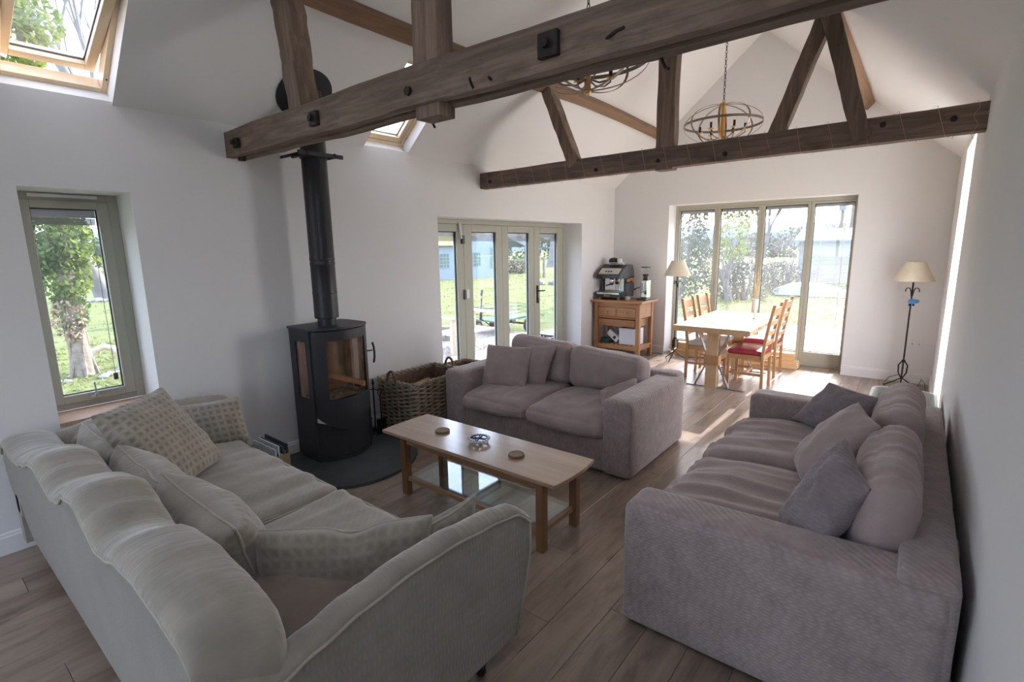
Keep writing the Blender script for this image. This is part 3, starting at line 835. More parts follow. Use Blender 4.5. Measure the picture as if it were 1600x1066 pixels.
for pts in (((-1.62, 1.79, 2.44), (-1.585, 1.73, 2.455), (-1.58, 1.725, 2.463)), ((-0.97, 1.79, 2.485), (-0.90, 1.735, 2.478), (-0.865, 1.72, 2.475)), ((-0.82, 1.93, 2.43), (-0.80, 1.93, 2.385), (-0.785, 1.92, 2.378)),
            ((-1.51, 1.785, 2.452), (-1.505, 1.76, 2.458)), ((-2.05, 1.93, 2.43), (-2.03, 1.93, 2.375), (-2.02, 1.93, 2.36))):
    MB().tube(pts, 0.006, 6).build('nail', m_iron, T1)
MB().tube([(-2.035, 1.785, 2.505), (-2.035, 1.765, 2.505)], 0.022, 8).build('knot_bolt', m_iron, T1)
MB().box(-4.0, -3.96, 1.83, 1.87, 2.405, 2.435).build('bolt_end', m_iron, T1)

T2 = thing('roof_truss', 'farther timber roof truss with thin wire wound around its single tie beam', 'roof truss', (XM, 4.65, 2.42), group='old timber roof trusses')
rough_beam(MB(), (XL - 0.02, 4.65, 2.508), (XR + 0.02, 4.65, 2.528), 0.12, 0.175, 6, 0.004, 40).build('tie_beam', m_beam, T2, smooth=35)
rough_beam(MB(), (-1.89, 4.655, 2.413), (-1.89, 4.655, 4.42), 0.115, 0.165, 7, 0.004, 24, (1, 0, 0)).build('king_post', m_post, T2, smooth=35)
rough_beam(MB(), (-2.835, 4.65, 2.55), (-3.19, 4.65, 3.37), 0.11, 0.135, 8, 0.004, 16, (0, 1, 0)).build('strut', m_post, T2, smooth=35)
rough_beam(MB(), (-1.01, 4.66, 2.55), (-0.70, 4.66, 3.43), 0.11, 0.115, 9, 0.004, 16, (0, 1, 0)).build('strut', m_post, T2, smooth=35)
rough_beam(MB(), (-0.415, 4.60, 2.475), (-0.70, 4.585, 3.42), 0.115, 0.10, 10, 0.004, 16, (0, 1, 0)).build('strut', m_post, T2, smooth=35)
for (bx_, bz_) in ((-3.94, 2.49), (-2.57, 2.48), (-1.94, 2.495), (-1.36, 2.485), (-0.30, 2.555), (0.08, 2.535)):
    MB().lathe([(.019, 4.578), (.019, 4.594)], (bx_, 0, bz_), 10, 'y').build('bolt_head', m_iron, T2)
wi = MB(); pts = []
for k in range(20 * 4 + 1):
    t = k / 80; xx = XL + 0.1 + t * (XR - XL - 0.15) + random.uniform(-.01, .01)
    yy, zz = ((4.582, 2.61), (4.582, 2.408), (4.718, 2.408), (4.718, 2.61))[k % 4]
    pts.append((xx, yy, zz + 0.02 * t))
for k in range(14): pts.append((XR - 0.06 + 0.012 * math.sin(k), 4.578, 2.62 - k * 0.018))
wi.tube(pts, 0.0015, 4)
tag(wi.build('string_light_wire', m_wire), 'thin copper wire wound in loops around the farther tie beam', 'string light')


def purlin(xc, zc, tilt, label, seed, y0, y1):
    secs = []
    n = 50
    for i in range(n + 1):
        y = y0 + (y1 - y0) * i / n
        bow = 0.030 * math.sin((y - 4.65) * 1.1 + seed) * (1 if y > 4.0 else 0.6)
        hw, hh = (0.055, 0.060) if xc < -2 else (0.030, 0.055)
        sec = []
        for k, (a, b) in enumerate(((-1, -.8), (-.8, -1), (.8, -1), (1, -.8), (1, .8), (.8, 1), (-.8, 1), (-1, .8))):
            s_ = 0.006 * noise.noise(Vector((y * 1.5, k // 2 * 4.1, seed)))
            px, pz = a * (hw + s_), b * (hh + s_)
            sec.append((xc + px * math.cos(tilt) - pz * math.sin(tilt) + bow * math.sin(tilt) * 0.5, y, zc + px * math.sin(tilt) + pz * math.cos(tilt) + bow * 0.9))
        secs.append(sec)
    tag(MB().loft(secs).build('purlin', m_purlin, smooth=35), label, 'roof timber', 'roof purlins')


tl_ = math.atan(SL)
purlin(-3.205, 3.362, tl_, 'orange brown wavy purlin along the left roof slope', 0.4, YB + 0.05, YF - 0.01)
purlin(-0.685, 3.405, -tl_, 'orange brown bowed purlin along the right roof slope', 2.2, YB + 0.05, YF - 0.01)

# ------------------------------------------------------------------ soft furnishing helpers
def soft_box(mb, x0, x1, y0, y1, z0, z1, r=0.04, n=10, top=0.0, front=0.0, sides=0.0, wr=0.0, wscale=(4, 9, 4), seed=0.0, rot=None, front_axis='y', fsign=-1, sag=None):
    """rounded upholstery block; top / front bulge, wr = wrinkle height"""
    lo = Vector((x0, y0, z0)); hi = Vector((x1, y1, z1)); c = (lo + hi) / 2; hs = (hi - lo) / 2
    idx = {}
    vs = []; fs = []

    def pos(t):
        return 1.0 if t >= 1 else (-1.0 if t <= -1 else t)

    def vert(u):
        key = tuple(round(k, 4) for k in u)
        if key in idx: return idx[key]
        p = Vector((c.x + u[0] * hs.x, c.y + u[1] * hs.y, c.z + u[2] * hs.z))
        inn = Vector([min(max(p[k], lo[k] + r), hi[k] - r) for k in range(3)])
        d = p - inn
        dn = d.normalized() if d.length > 1e-9 else Vector((0, 0, 1))
        q = inn + dn * r if d.length > 1e-9 else p
        wx = (1 - u[0] ** 2); wy = (1 - u[1] ** 2); wz = (1 - u[2] ** 2)
        tz = max(0.0, u[2])
        if top: q.z += top * tz * max(0, wx) ** 0.6 * max(0, wy) ** 0.6
        if front:
            k = 1 if front_axis == 'y' else 0
            f_ = max(0.0, fsign * u[k]); o_ = max(0, wx if k == 1 else wy) ** 0.5 * max(0, wz) ** 0.5
            q[k] += fsign * front * f_ * o_
        if sides:
            q.x += sides * u[0] * max(0, wy) ** .5 * max(0, wz) ** .5
        if sag: q.z += sag(u[0], u[1]) * (0.5 + 0.5 * u[2])
        if wr:
            v = Vector((q.x * wscale[0] + seed, q.y * wscale[1] + seed * 1.7, q.z * wscale[2]))
            nn = noise.noise(v) + 0.5 * noise.noise(v * 2.1)
            ridge = 1 - abs(noise.noise(v * 0.8 + Vector((5, 3, 1)))) * 2.2
            q += dn * wr * (0.6 * nn + 0.5 * max(0, ridge))
        if rot is not None: q = rot(q)
        idx[key] = len(vs); vs.append(q)
        return idx[key]

    def ticks(k):
        h = hs[k]; e = min(0.45, r / (2 * h))
        ts = [-1, -1 + e * 0.35, -1 + e * 1.0, -1 + e * 2.0]
        m = max(2, int(n * min(1.0, h / max(hs))))
        a = -1 + 2 * e
        ts += [a + (-2 * a) * i / m for i in range(1, m)]
        ts += [1 - e * 2.0, 1 - e, 1 - e * 0.35, 1]
        return sorted(set(round(t, 5) for t in ts))
    tk = [ticks(k) for k in range(3)]
    for ax in range(3):
        a, b = [k for k in range(3) if k != ax]
        for s in (-1, 1):
            for i in range(len(tk[a]) - 1):
                for j in range(len(tk[b]) - 1):
                    q = []
                    for (ii, jj) in ((i, j), (i + 1, j), (i + 1, j + 1), (i, j + 1)):
                        u = [0, 0, 0]; u[ax] = s; u[a] = tk[a][ii]; u[b] = tk[b][jj]
                        q.append(vert(u))
                    fs.append(tuple(q))
    return mb.add(vs, fs)


def pillow(name, label, c, u, v, thick, m, pm=None, cat='cushion', group=None, seed=0.0, wr=0.012, pinch=0.07, fold=0.0, parent=None, N=30, prad=0.0065, flop=0.0, notch=0.0, puff=0.36):
    """scatter cushion: c centre, u and v half edge vectors; piping is a child"""
    c = Vector(c); u = Vector(u); v = Vector(v); n = u.cross(v).normalized()
    lu, lv = u.length, v.length
    vs = []; fs = []; idx = {}

    def edge(s, t):
        ps = s * (1 - pinch * (1 - t * t)); pt = t * (1 - pinch * (1 - s * s))
        if notch: pt -= notch * math.exp(-((s - .12) / .22) ** 2) * max(0, t) ** 3
        bend = fold * (s * s * 1.0) * max(0, t) - flop * max(0, t) ** 2
        return c + u * ps + v * pt + n * bend + n * 0.012 * noise.noise(Vector((s * 2 + seed, t * 2, seed)))
    for sg in (1, -1):
        for i in range(N + 1):
            for j in range(N + 1):
                s = math.sin((2 * i / N - 1) * PI / 2); t = math.sin((2 * j / N - 1) * PI / 2)
                bd = i in (0, N) or j in (0, N)
                key = (i, j, 0 if bd else sg)
                if key in idx: continue
                p = edge(s, t)
                if not bd:
                    h = thick / 2 * (max(0, 1 - s ** 2) * max(0, 1 - t ** 2)) ** puff
                    q = Vector((s * lu * 7 + seed, t * lv * 7, sg * 3 + seed))
                    h += wr * noise.noise(q) * (0.4 + abs(s * t)) + wr * 0.6 * noise.noise(q * 2.3)
                    rad = 1 - abs(math.sin(6 * math.atan2(t, s + 1e-6) + seed)) ** 3
                    h -= wr * 0.6 * (1 - rad) * (s * s + t * t) * 0.7
                    p = p + n * sg * max(0.002, h)
                idx[key] = len(vs); vs.append(p)
        for i in range(N):
            for j in range(N):
                q = []
                for (a, b) in ((i, j), (i + 1, j), (i + 1, j + 1), (i, j + 1)):
                    bd = a in (0, N) or b in (0, N)
                    q.append(idx[(a, b, 0 if bd else sg)])
                fs.append(tuple(q if sg > 0 else q[::-1]))
    o = MB().add(vs, fs).build(name, m, parent, smooth=180)
    inv = {b: a for a, b in idx.items()}
    ul = o.data.uv_layers.new(name='cloth')
    for lp in o.data.loops:
        a = inv[lp.vertex_index]; ul.data[lp.index].uv = (math.sin((2 * a[0] / N - 1) * PI / 2) * lu, math.sin((2 * a[1] / N - 1) * PI / 2) * lv)
    if parent is None: tag(o, label, cat, group)
    if pm is not None:
        loop = []
        K = 16
        for (s0, t0, s1, t1) in ((-1, -1, 1, -1), (1, -1, 1, 1), (1, 1, -1, 1), (-1, 1, -1, -1)):
            for k in range(K):
                a = math.sin((2 * k / K - 1) * PI / 2) * 0.5 + 0.5
                loop.append(edge(s0 + (s1 - s0) * a, t0 + (t1 - t0) * a))
        MB().tube(loop, prad, 6, closed=True).build('piping', pm, o, smooth=180)
    return o


# ------------------------------------------------------------------ beige camel back sofa (seen from behind)
SX0, SX1 = -3.98, -1.18
bs = thing('camelback_sofa', 'beige chenille sofa with rolled wavy back, seen from behind in the foreground', 'sofa', ((SX0 + SX1) / 2, 0.95, 0))
prof_pts = [(-3.98, .715), (-3.80, .715), (-3.6, .705), (-3.42, .722), (-3.25, .762), (-3.05, .815), (-2.93, .832), (-2.78, .802), (-2.65, .778), (-2.54, .800), (-2.38, .868), (-2.22, .888), (-2.10, .842), (-2.0, .798), (-1.90, .812), (-1.76, .852), (-1.6, .862), (-1.45, .845), (-1.3, .825), (-1.18, .812)]


def interp(pts, x):
    if x <= pts[0][0]: return pts[0][1]
    for (a, b), (c_, d) in zip(pts, pts[1:]):
        if x <= c_:
            t = (x - a) / (c_ - a); t = t * t * (3 - 2 * t)
            return b + (d - b) * t
    return pts[-1][1]


backh = lambda x: interp(prof_pts, x)
# upholstered outer back panel and rolled top as one cover, lofted along the sofa
secs_panel = []; secs_roll = []; seam = []
NB = 120
for i in range(NB + 1):
    x = SX0 + 0.01 + (SX1 - SX0 - 0.02) * i / NB
    h = backh(x)
    te = max(0.0, (x - (SX1 - .14)) / .13); te2 = max(0.0, (SX0 + .14 - x) / .13)
    tp_e = max(te, te2); kf = math.sqrt(max(0.02, 1 - tp_e ** 2)); h -= .085 * (1 - kf)
    w_ = 0.006 * noise.noise(Vector((x * 9, 1, 3))) + 0.006 * noise.noise(Vector((x * 30, 2, 3)))
    secs_panel.append([(x, .375, .13), (x, .352, .32), (x, .336, h * 0.72), (x, .330, h - .03), (x, .334, h - .004), (x, .40, h - .02), (x, .45, .5), (x, .45, .13)])
    seam.append((x, .328, h))
    rr = []
    for (yy, dz) in ((.332, -.006), (.322, .012), (.330, .030), (.352, .046), (.385, .056), (.425, .058), (.47, .052), (.515, .036), (.548, .008), (.566, -.04), (.575, -.10), (.578, -.20)):
        k = w_ * (1.0 if .34 < yy < .56 else .3)
        rr.append((x, .45 + (yy - .45) * (.35 + .65 * kf) if yy > .33 else yy, h + dz * kf + k))
    rr += [(x, .45 + .128 * (.35 + .65 * kf), .35), (x, .46, .35)]
    secs_roll.append(rr)
MB().loft(secs_panel).build('back_panel', m_beige_pl, bs, smooth=50)
MB().loft(secs_roll).build('back_roll', m_beige_roll, bs, smooth=60)
MB().tube(seam, 0.0065, 6).build('piping', m_pipe_b, bs, smooth=180)
# arms: height profile along y
armz = [(.40, .60), (.50, .655), (.60, .682), (.76, .712), (.95, .730), (1.13, .730), (1.33, .712), (1.48, .690), (1.57, .660)]


def arm(xo, sg):
    """xo outer face, sg = +1 when the outside looks to +x"""
    roll = []; panel = []; sm = []
    n = 44
    for i in range(n + 1):
        y = .345 + (1.585 - .345) * i / n
        a = interp(armz, y) if y > .4 else .60
        if y < .5: a = max(a, backh(xo) - .06 - (y - .345) * 0.6)
        w_ = 0.004 * noise.noise(Vector((y * 11, xo, 3))) + 0.003 * noise.noise(Vector((y * 31, xo, 8)))
        t = max(0, (y - 1.44) / 0.145)
        dz = -0.045 * t ** 3
        sec = []
        for (dx, z) in ((0.0, -.004), (.003, .008), (-.010, .022), (-.035, .032), (-.065, .028), (-.10, .006), (-.13, -.03), (-.152, -.075), (-.166, -.13), (-.172, -.22)):
            sec.append((xo + sg * dx, y, a + z + dz + w_))
        sec += [(xo - sg * .175, y, .30), (xo - sg * .05, y, .30)]
        roll.append(sec)
        yb = min(y, 1.47 + 0.115 * 1.0)
        zs = [.12, .30, .48, a - .01 + dz]
        flare = [(-.015 * 1), -.006, 0, 0]
        row_ = []
        for z, f in zip(zs, flare):
            yy = y - (max(0, (y - 1.38)) * (0.45 if z < .2 else 0.22 if z < .4 else 0.04))
            row_.append((xo + sg * f, yy, z))
        row_ += [(xo - sg * .10, row_[3][1], a - .02 + dz), (xo - sg * .12, row_[2][1], .48), (xo - sg * .12, row_[1][1], .30), (xo - sg * .12, row_[0][1], .12)]
        panel.append(row_)
        sm.append((xo + sg * .003, y, a - .004 + dz))
    pf = panel[-1]
    sm2 = [(p[0] + sg * .003, p[1] + .004, p[2]) for p in pf[:4]][::-1]
    MB().loft(panel).build('arm_panel', m_beige_rib, bs, smooth=50)
    MB().loft(roll).build('arm_roll', m_beige_arm, bs, smooth=60)
    MB().tube(sm + sm2, 0.006, 6).build('piping', m_pipe_b, bs, smooth=180)


arm(SX1, 1)
arm(SX0, -1)
soft_box(MB(), SX0 + .10, SX1 - .10, .40, 1.385, .12, .345, .03, 8).build('seat_rail', m_beige, bs, smooth=60)
for (a, b, sd) in ((SX0 + .18, -2.352, 1.0), (-2.348, SX1 - .18, 4.0)):
    sc_ = soft_box(MB(), a, b, .56, 1.43, .335, .475, .045, 48, top=.022, front=.015, wr=.026, wscale=(7, 1.2, 3), seed=sd).build('seat_cushion', m_beige, bs, smooth=180)
    e = 0.012
    MB().tube([(a + e, .60, .465), (a + e, 1.38, .465), (a + .05, 1.425, .465), (b - .05, 1.425, .465), (b - e, 1.38, .465), (b - e, .60, .465)], .006, 6).build('piping', m_pipe_b, sc_, smooth=180)
for (lx, ly) in ((SX1 - .085, 1.345), (SX0 + .085, 1.345), (SX1 - .10, .45), (SX0 + .10, .45)):
    MB().lathe([(.018, 0), (.024, .012), (.020, .03), (.030, .055), (.036, .085), (.028, .10), (.040, .122)], (lx, ly, 0), 16).build('leg', m_black, bs, smooth=60)

P = lambda *a, **k: pillow(*a, **k)
P('cushion', 'large square waffle patterned beige cushion leaning at the far end of the beige sofa', (-3.185, .885, .735), (.18, -.21, 0), (-.185, -.08, .21), .17, m_waffle, None, group='beige sofa cushions', seed=1.3, pinch=.05)
P('cushion', 'beige lumbar cushion with piped edge against the far arm of the beige sofa', (-3.60, 1.31, .615), (.045, .165, .0), (-.06, .0, .14), .19, m_waffle, m_pipe_b, group='beige sofa cushions', seed=2.1, pinch=.04)
P('cushion', 'piped beige back cushion first from the window end of the beige sofa', (-3.37, .69, .620), (-.335, 0, .0), (.0, -.04, .165), .24, m_beige_roll, m_pipe_b, group='beige sofa cushions', seed=3.7, pinch=.06, notch=.10)
P('cushion', 'piped beige back cushion in the middle of the row along the sofa back', (-2.715, .695, .625), (-.31, 0, .012), (.0, -.045, .175), .27, m_beige_roll, m_pipe_b, group='beige sofa cushions', seed=4.9, pinch=.06)
P('cushion', 'piped beige back cushion nearest the viewer along the sofa back', (-2.13, .715, .622), (-.345, .0, .01), (.01, -.05, .185), .30, m_waffle_soft, m_pipe_b, group='beige sofa cushions', seed=6.1, pinch=.06)
P('cushion', 'wide piped beige cushion with pinched top propped across the near sofa arm', (-1.585, .965, .590), (.245, .232, .01), (-.04, .02, .135), .21, m_waffle_soft, m_pipe_b, group='beige sofa cushions', seed=7.7, pinch=.07, notch=.20)
P('cushion', 'small beige cushion with frayed corner tucked behind the near sofa arm front', (-1.425, 1.30, .565), (.05, .15, .05), (.03, -.02, .125), .13, m_waffle_soft, m_pipe_b, group='beige sofa cushions', seed=8.3, pinch=.05)
P('cushion', 'brown velvet cushion lying low in the near corner of the beige sofa', (-1.60, .74, .530), (.20, .10, .0), (-.08, .16, .03), .13, m_brown, None, group='beige sofa cushions', seed=9.2)
P('cushion', 'dull brown cushion end poking out beside the far sofa arm', (-3.70, .66, .60), (-.10, .02, 0), (0, -.03, .14), .14, m_brown, None, group='beige sofa cushions', seed=9.9)

# ------------------------------------------------------------------ mauve sofas
sA = thing('loveseat', 'mauve grey two seat sofa with square arms facing the coffee table', 'sofa', (-2.5, 3.85, 0), group='mauve grey sofas')
A0, A1, AY0, AY1 = -3.47, -1.53, 3.30, 4.45
for (a, b) in ((A0, A0 + .245), (A1 - .245, A1)):
    soft_box(MB(), a, b, AY0, AY1 - .06, .015, .615, .045, 14, wr=.003, seed=a).build('arm', m_mauve, sA, smooth=180)
soft_box(MB(), A0 + .23, A1 - .23, AY0 + .03, AY1 - .1, .02, .30, .02, 10).build('base', m_mauve, sA, smooth=60)
soft_box(MB(), A0 + .02, A1 - .02, AY1 - .20, AY1, .015, .64, .05, 14, wr=.004, seed=2).build('back', m_mauve, sA, smooth=180)
mid = (A0 + A1) / 2
for (a, b, sd) in ((A0 + .25, mid - .003, 11.0), (mid + .003, A1 - .25, 23.0)):
    soft_box(MB(), a, b, AY0 - .025, AY1 - .36, .285, .445, .06, 44, top=.03, front=.03, wr=.026, wscale=(6, 3.0, 4), seed=sd,
             sag=lambda u, v: -.045 * max(0, -v - .3)).build('seat_cushion', m_mauve_soft, sA, smooth=180)


def tilt_rot(c, ang, axis):
    R = Matrix.Rotation(ang, 3, axis); c = Vector(c)
    return lambda q: R @ (q - c) + c


soft_box(MB(), A0 + .25, mid - .005, 3.96, 4.22, .435, .845, .085, 20, front=.03, wr=.014, seed=5, rot=tilt_rot((0, 4.15, .45), -.10, 'X'), sag=lambda u, v: -.02 * u).build('back_cushion', m_mauve_soft, sA, smooth=180)
soft_box(MB(), mid + .005, A1 - .235, 3.93, 4.20, .435, .80, .085, 20, front=.035, wr=.010, seed=8, rot=tilt_rot((0, 4.15, .45), -.12, 'X'), sag=lambda u, v: -.025 * u).build('back_cushion', m_mauve_soft, sA, smooth=180)
P('cushion', 'square mauve cushion leaning on the left arm of the two seat sofa', (-3.02, 3.70, .625), (.245, .04, .005), (-.02, .085, .185), .15, m_mauve_soft, None, group='mauve sofa cushions', seed=1.1, pinch=.05)
P('cushion', 'mauve cushion with narrow face showing behind the square cushion', (-2.78, 3.84, .64), (.14, .06, .0), (.03, .06, .19), .13, m_mauve_soft, None, group='mauve sofa cushions', seed=2.6, pinch=.04)
P('cushion', 'small mauve cushion corner rising beside the right arm of the two seat sofa', (-1.84, 3.72, .525), (.12, .10, .05), (-.05, .09, .075), .11, m_mauve_soft, None, group='mauve sofa cushions', seed=3.4)

sB = thing('sofa', 'long mauve grey sofa with square arms along the right wall', 'sofa', (-.37, 3.15, 0), group='mauve grey sofas')
B0, B1, BY0, BY1 = -.945, .215, 1.97, 4.315
armB = soft_box(MB(), B0, B1 - .02, BY0, BY0 + .235, .015, .625, .045, 22, wr=.003, seed=1, sag=lambda u, v: .012 * u).build('arm', m_mauve, sB, smooth=180)
soft_box(MB(), B0 + .02, B1 - .02, BY1 - .235, BY1, .015, .615, .045, 22, wr=.003, seed=3).build('arm', m_mauve, sB, smooth=180)
soft_box(MB(), B0 + .04, B1 - .1, BY0 + .22, BY1 - .22, .02, .30, .02, 10).build('base', m_mauve, sB, smooth=60)
soft_box(MB(), B1 - .17, B1, BY0 + .02, BY1 - .02, .015, .665, .035, 20, wr=.003, seed=6).build('back', m_mauve, sB, smooth=180)
midB = (BY0 + BY1) / 2 + .02
for (a, b, sd) in ((BY0 + .24, midB - .003, 31.0), (midB + .003, BY1 - .24, 47.0)):
    soft_box(MB(), B0 - .02, B1 - .40, a, b, .285, .455, .06, 48, top=.035, wr=.028, wscale=(1.6, 7, 4), seed=sd, front=.03, front_axis='x', fsign=-1,
             sag=lambda u, v: -.05 * max(0, -u - .3)).build('seat_cushion', m_mauve_soft, sB, smooth=180)
for (a, b, zt, sd, tl) in ((BY0 + .25, midB - .09, .85, 3.0, .13), (midB - .05, BY1 - .30, .855, 7.0, .15)):
    bc = soft_box(MB(), -.135, .055, a, b, .44, zt, .09, 44, top=.02, front=.03, front_axis='x', fsign=-1, wr=.022, wscale=(2.5, 10, 3), seed=sd, rot=tilt_rot((.045, 0, .45), tl, 'Y')).build('back_cushion', m_mauve_soft, sB, smooth=180)
P('cushion', 'dark mauve square cushion against the far arm of the long sofa', (-.335, 3.85, .655), (.17, -.135, 0), (.11, -.055, .165), .16, m_mauve_dk, None, group='mauve sofa cushions', seed=5.1, pinch=.04)
P('cushion', 'pale mauve cushion leaning at an angle in the middle of the long sofa', (-.27, 3.075, .69), (.06, -.195, 0), (.145, .055, .18), .17, m_mauve_soft, None, group='mauve sofa cushions', seed=6.2, pinch=.05)
P('cushion', 'dark mauve square cushion nearest the viewer on the long sofa', (-.225, 2.345, .672), (.06, -.175, -.03), (.105, .065, .19), .16, m_mauve_dk, None, group='mauve sofa cushions', seed=7.3, pinch=.05)

# ------------------------------------------------------------------ coffee table
ct = thing('coffee_table', 'oak coffee table with glass lower shelf between the sofas', 'table', (-2.2, 2.40, 0))
top = []
for i in range(13):
    t = -1 + 2 * i / 12; top.append((-2.955 - .008 * (1 - t * t), 2.395 + .222 * t))
for i in range(13):
    t = 1 - 2 * i / 12; top.append((-1.452 + .020 * (1 - t * t), 2.395 + .222 * t))
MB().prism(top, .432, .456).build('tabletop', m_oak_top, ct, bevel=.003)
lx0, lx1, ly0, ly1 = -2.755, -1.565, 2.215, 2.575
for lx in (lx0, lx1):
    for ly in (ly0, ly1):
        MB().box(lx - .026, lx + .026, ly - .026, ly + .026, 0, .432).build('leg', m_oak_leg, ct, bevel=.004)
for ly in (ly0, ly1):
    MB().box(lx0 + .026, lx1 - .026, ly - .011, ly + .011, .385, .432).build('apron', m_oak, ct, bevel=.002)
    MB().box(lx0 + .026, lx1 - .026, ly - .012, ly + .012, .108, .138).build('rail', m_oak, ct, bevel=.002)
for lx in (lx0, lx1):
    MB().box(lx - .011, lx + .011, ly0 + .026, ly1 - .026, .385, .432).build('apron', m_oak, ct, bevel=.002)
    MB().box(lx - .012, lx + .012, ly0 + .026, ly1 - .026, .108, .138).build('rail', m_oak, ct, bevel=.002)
MB().box(lx0 + .014, lx1 - .014, ly0 + .014, ly1 - .014, .139, .145).build('glass_shelf', m_shelfglass, ct)
MB().box(-2.175, -2.165, ly0 + .012, ly1 - .012, .118, .138).build('cross_bar', m_alu, ct)
for (x, y, w_) in ((-2.56, 2.40, 'left end of the coffee table'), (-1.87, 2.375, 'right end of the coffee table')):
    c_ = MB().lathe([(.046, .457), (.052, .459), (.052, .470), (.049, .473), (.045, .473), (.043, .471), (.001, .471)], (x, y, 0), 28).build('coaster', m_cork, smooth=40)
    tag(c_, 'round brown wooden coaster on the ' + w_, 'coaster', 'brown coasters')
tv = thing('trivet', 'round openwork blue and white ceramic trivet on the coffee table', 'trivet', (-2.215, 2.405, .457))
tc_ = (-2.215, 2.405)
rim = MB().lathe([(.062, .480), (.075, .480), (.078, .484), (.075, .489), (.062, .489), (.060, .485), (.062, .480)], (tc_[0], tc_[1], 0), 36, cap=False).build('rim', m_blue, tv, smooth=50)
MB().lathe([(.0755, .4885), (.0785, .485), (.0765, .481)], (tc_[0], tc_[1], 0), 36, cap=False).lathe([(.060, .4893), (.064, .4893)], (tc_[0], tc_[1], 0), 36, cap=False).build('rim_line', m_white, rim, recalc=False)
for k in range(4):
    a = k * PI / 2 + .35
    sp = MB(); d = Vector((math.cos(a), math.sin(a), 0)); e = Vector((-d.y, d.x, 0)); c_ = Vector((tc_[0], tc_[1], .485))
    sp.add([c_ + d * r + e * w_ + Vector((0, 0, z)) for z in (-.004, .0035) for (r, w_) in ((.004, -.007), (.035, -.011), (.062, -.006), (.062, .006), (.035, .011), (.004, .007))],
           [tuple(range(5, -1, -1)), tuple(range(6, 12))] + [(i, (i + 1) % 6, 6 + (i + 1) % 6, 6 + i) for i in range(6)])
    so = sp.build('spoke', m_blue, tv, bevel=.001)
    MB().add([c_ + d * r + e * w_ + Vector((0, 0, .0042)) for (r, w_) in ((.022, 0), (.036, -.0025), (.050, 0), (.036, .0025))], [(0, 1, 2, 3)]).build('white_petal', m_white, so, recalc=False)
    MB().lathe([(.005, .457), (.007, .482)], (tc_[0] + .062 * math.cos(a + .78), tc_[1] + .062 * math.sin(a + .78), 0), 8).build('foot', m_white, tv)
for k in range(20):
    a = 2 * PI * k / 20; b = a + .13
    MB().add([(tc_[0] + r * math.cos(q), tc_[1] + r * math.sin(q), .4894) for (r, q) in ((.0655, a), (.0725, a), (.0725, b), (.0655, b))], [(0, 1, 2, 3)]).build('rim_mark', m_white, rim, recalc=False)

# ------------------------------------------------------------------ stove, flue, hearth
he = []
for (x, y) in ((XL + .017, 1.73), (-3.62, 1.73)): he.append((x, y))
for k in range(0, 25):
    a = -PI / 2 + PI * k / 24
    he.append((-3.62 + .555 * math.cos(a), 2.31 + .58 * math.sin(a)))
he.append((XL + .017, 2.89))
hs_ = tag(MB().prism(he, .0, .028).build('hearth_slab', m_slate, bevel=.004), 'dark slate hearth with curved front under the stove', 'hearth')

st = thing('wood_stove', 'black steel wood burning stove with curved glazed front on a slate hearth', 'stove', (-3.85, 2.35, .028))
SY0, SY1, SXB, SXC = 2.085, 2.615, -4.03, -3.70


def stove_plan(inset=0.0, n=16, bulge=.125):
    pts = [(SXB + inset, SY0 + .02 + inset), (SXB + .06, SY0 + inset), (SXC, SY0 + inset)]
    for k in range(1, n):
        t = k / n
        pts.append((SXC - inset + bulge * math.sin(PI * t) ** .85, SY0 + inset + (SY1 - SY0 - 2 * inset) * t))
    pts += [(SXC, SY1 - inset), (SXB + .06, SY1 - inset), (SXB + inset, SY1 - .02 - inset)]
    return pts


frontx = lambda y, off=0.0: SXC + .125 * max(0, math.sin(PI * (y - SY0) / (SY1 - SY0))) ** .85 + off
pl_ = stove_plan()
MB().prism(stove_plan(-.012), 1.122, 1.140).build('top_plate', m_stove, st, bevel=.003)
MB().prism(stove_plan(.012), .028, .058).build('plinth', m_stove, st)
# side shell with tall side windows: built as holed wraps
for (yy, sg) in ((SY0, 1), (SY1, -1)):
    sh = holed(MB(), [SXB + .03, SXC, SXB + .115, SXB + .265], [.058, 1.122, .56, 1.03], [(SXB + .115, SXB + .265, .56, 1.03)], yy, yy + sg * .012, lambda u, v, w: (u, w, v))
    so = sh.build('side_panel', m_stove, st)
    MB().box(SXB + .115, SXB + .265, yy + sg * .005 - .002, yy + sg * .005 + .002, .56, 1.03).build('side_glass', m_stoveglass, so)
MB().prism([(SXB, SY0 + .02), (SXB + .03, SY0), (SXB + .03, SY1), (SXB, SY1 - .02)], .058, 1.122).build('back_panel', m_stove, st)


def curved(mb, ya, yb, za, zb, off0, off1, n=14, zfa=None, zfb=None):
    """panel following the bowed front"""
    vs = []; fs = []
    for i in range(n + 1):
        y = ya + (yb - ya) * i / n
        z0 = zfa(y) if zfa else za; z1 = zfb(y) if zfb else zb
        for (o_, z) in ((off1, z0), (off1, z1), (off0, z1), (off0, z0)):
            vs.append((frontx(y, o_), y, z))
    for i in range(n):
        for k in range(4):
            fs.append((i * 4 + k, i * 4 + (k + 1) % 4, (i + 1) * 4 + (k + 1) % 4, (i + 1) * 4 + k))
    fs += [(0, 1, 2, 3), (n * 4 + 3, n * 4 + 2, n * 4 + 1, n * 4)]
    return mb.add(vs, fs)


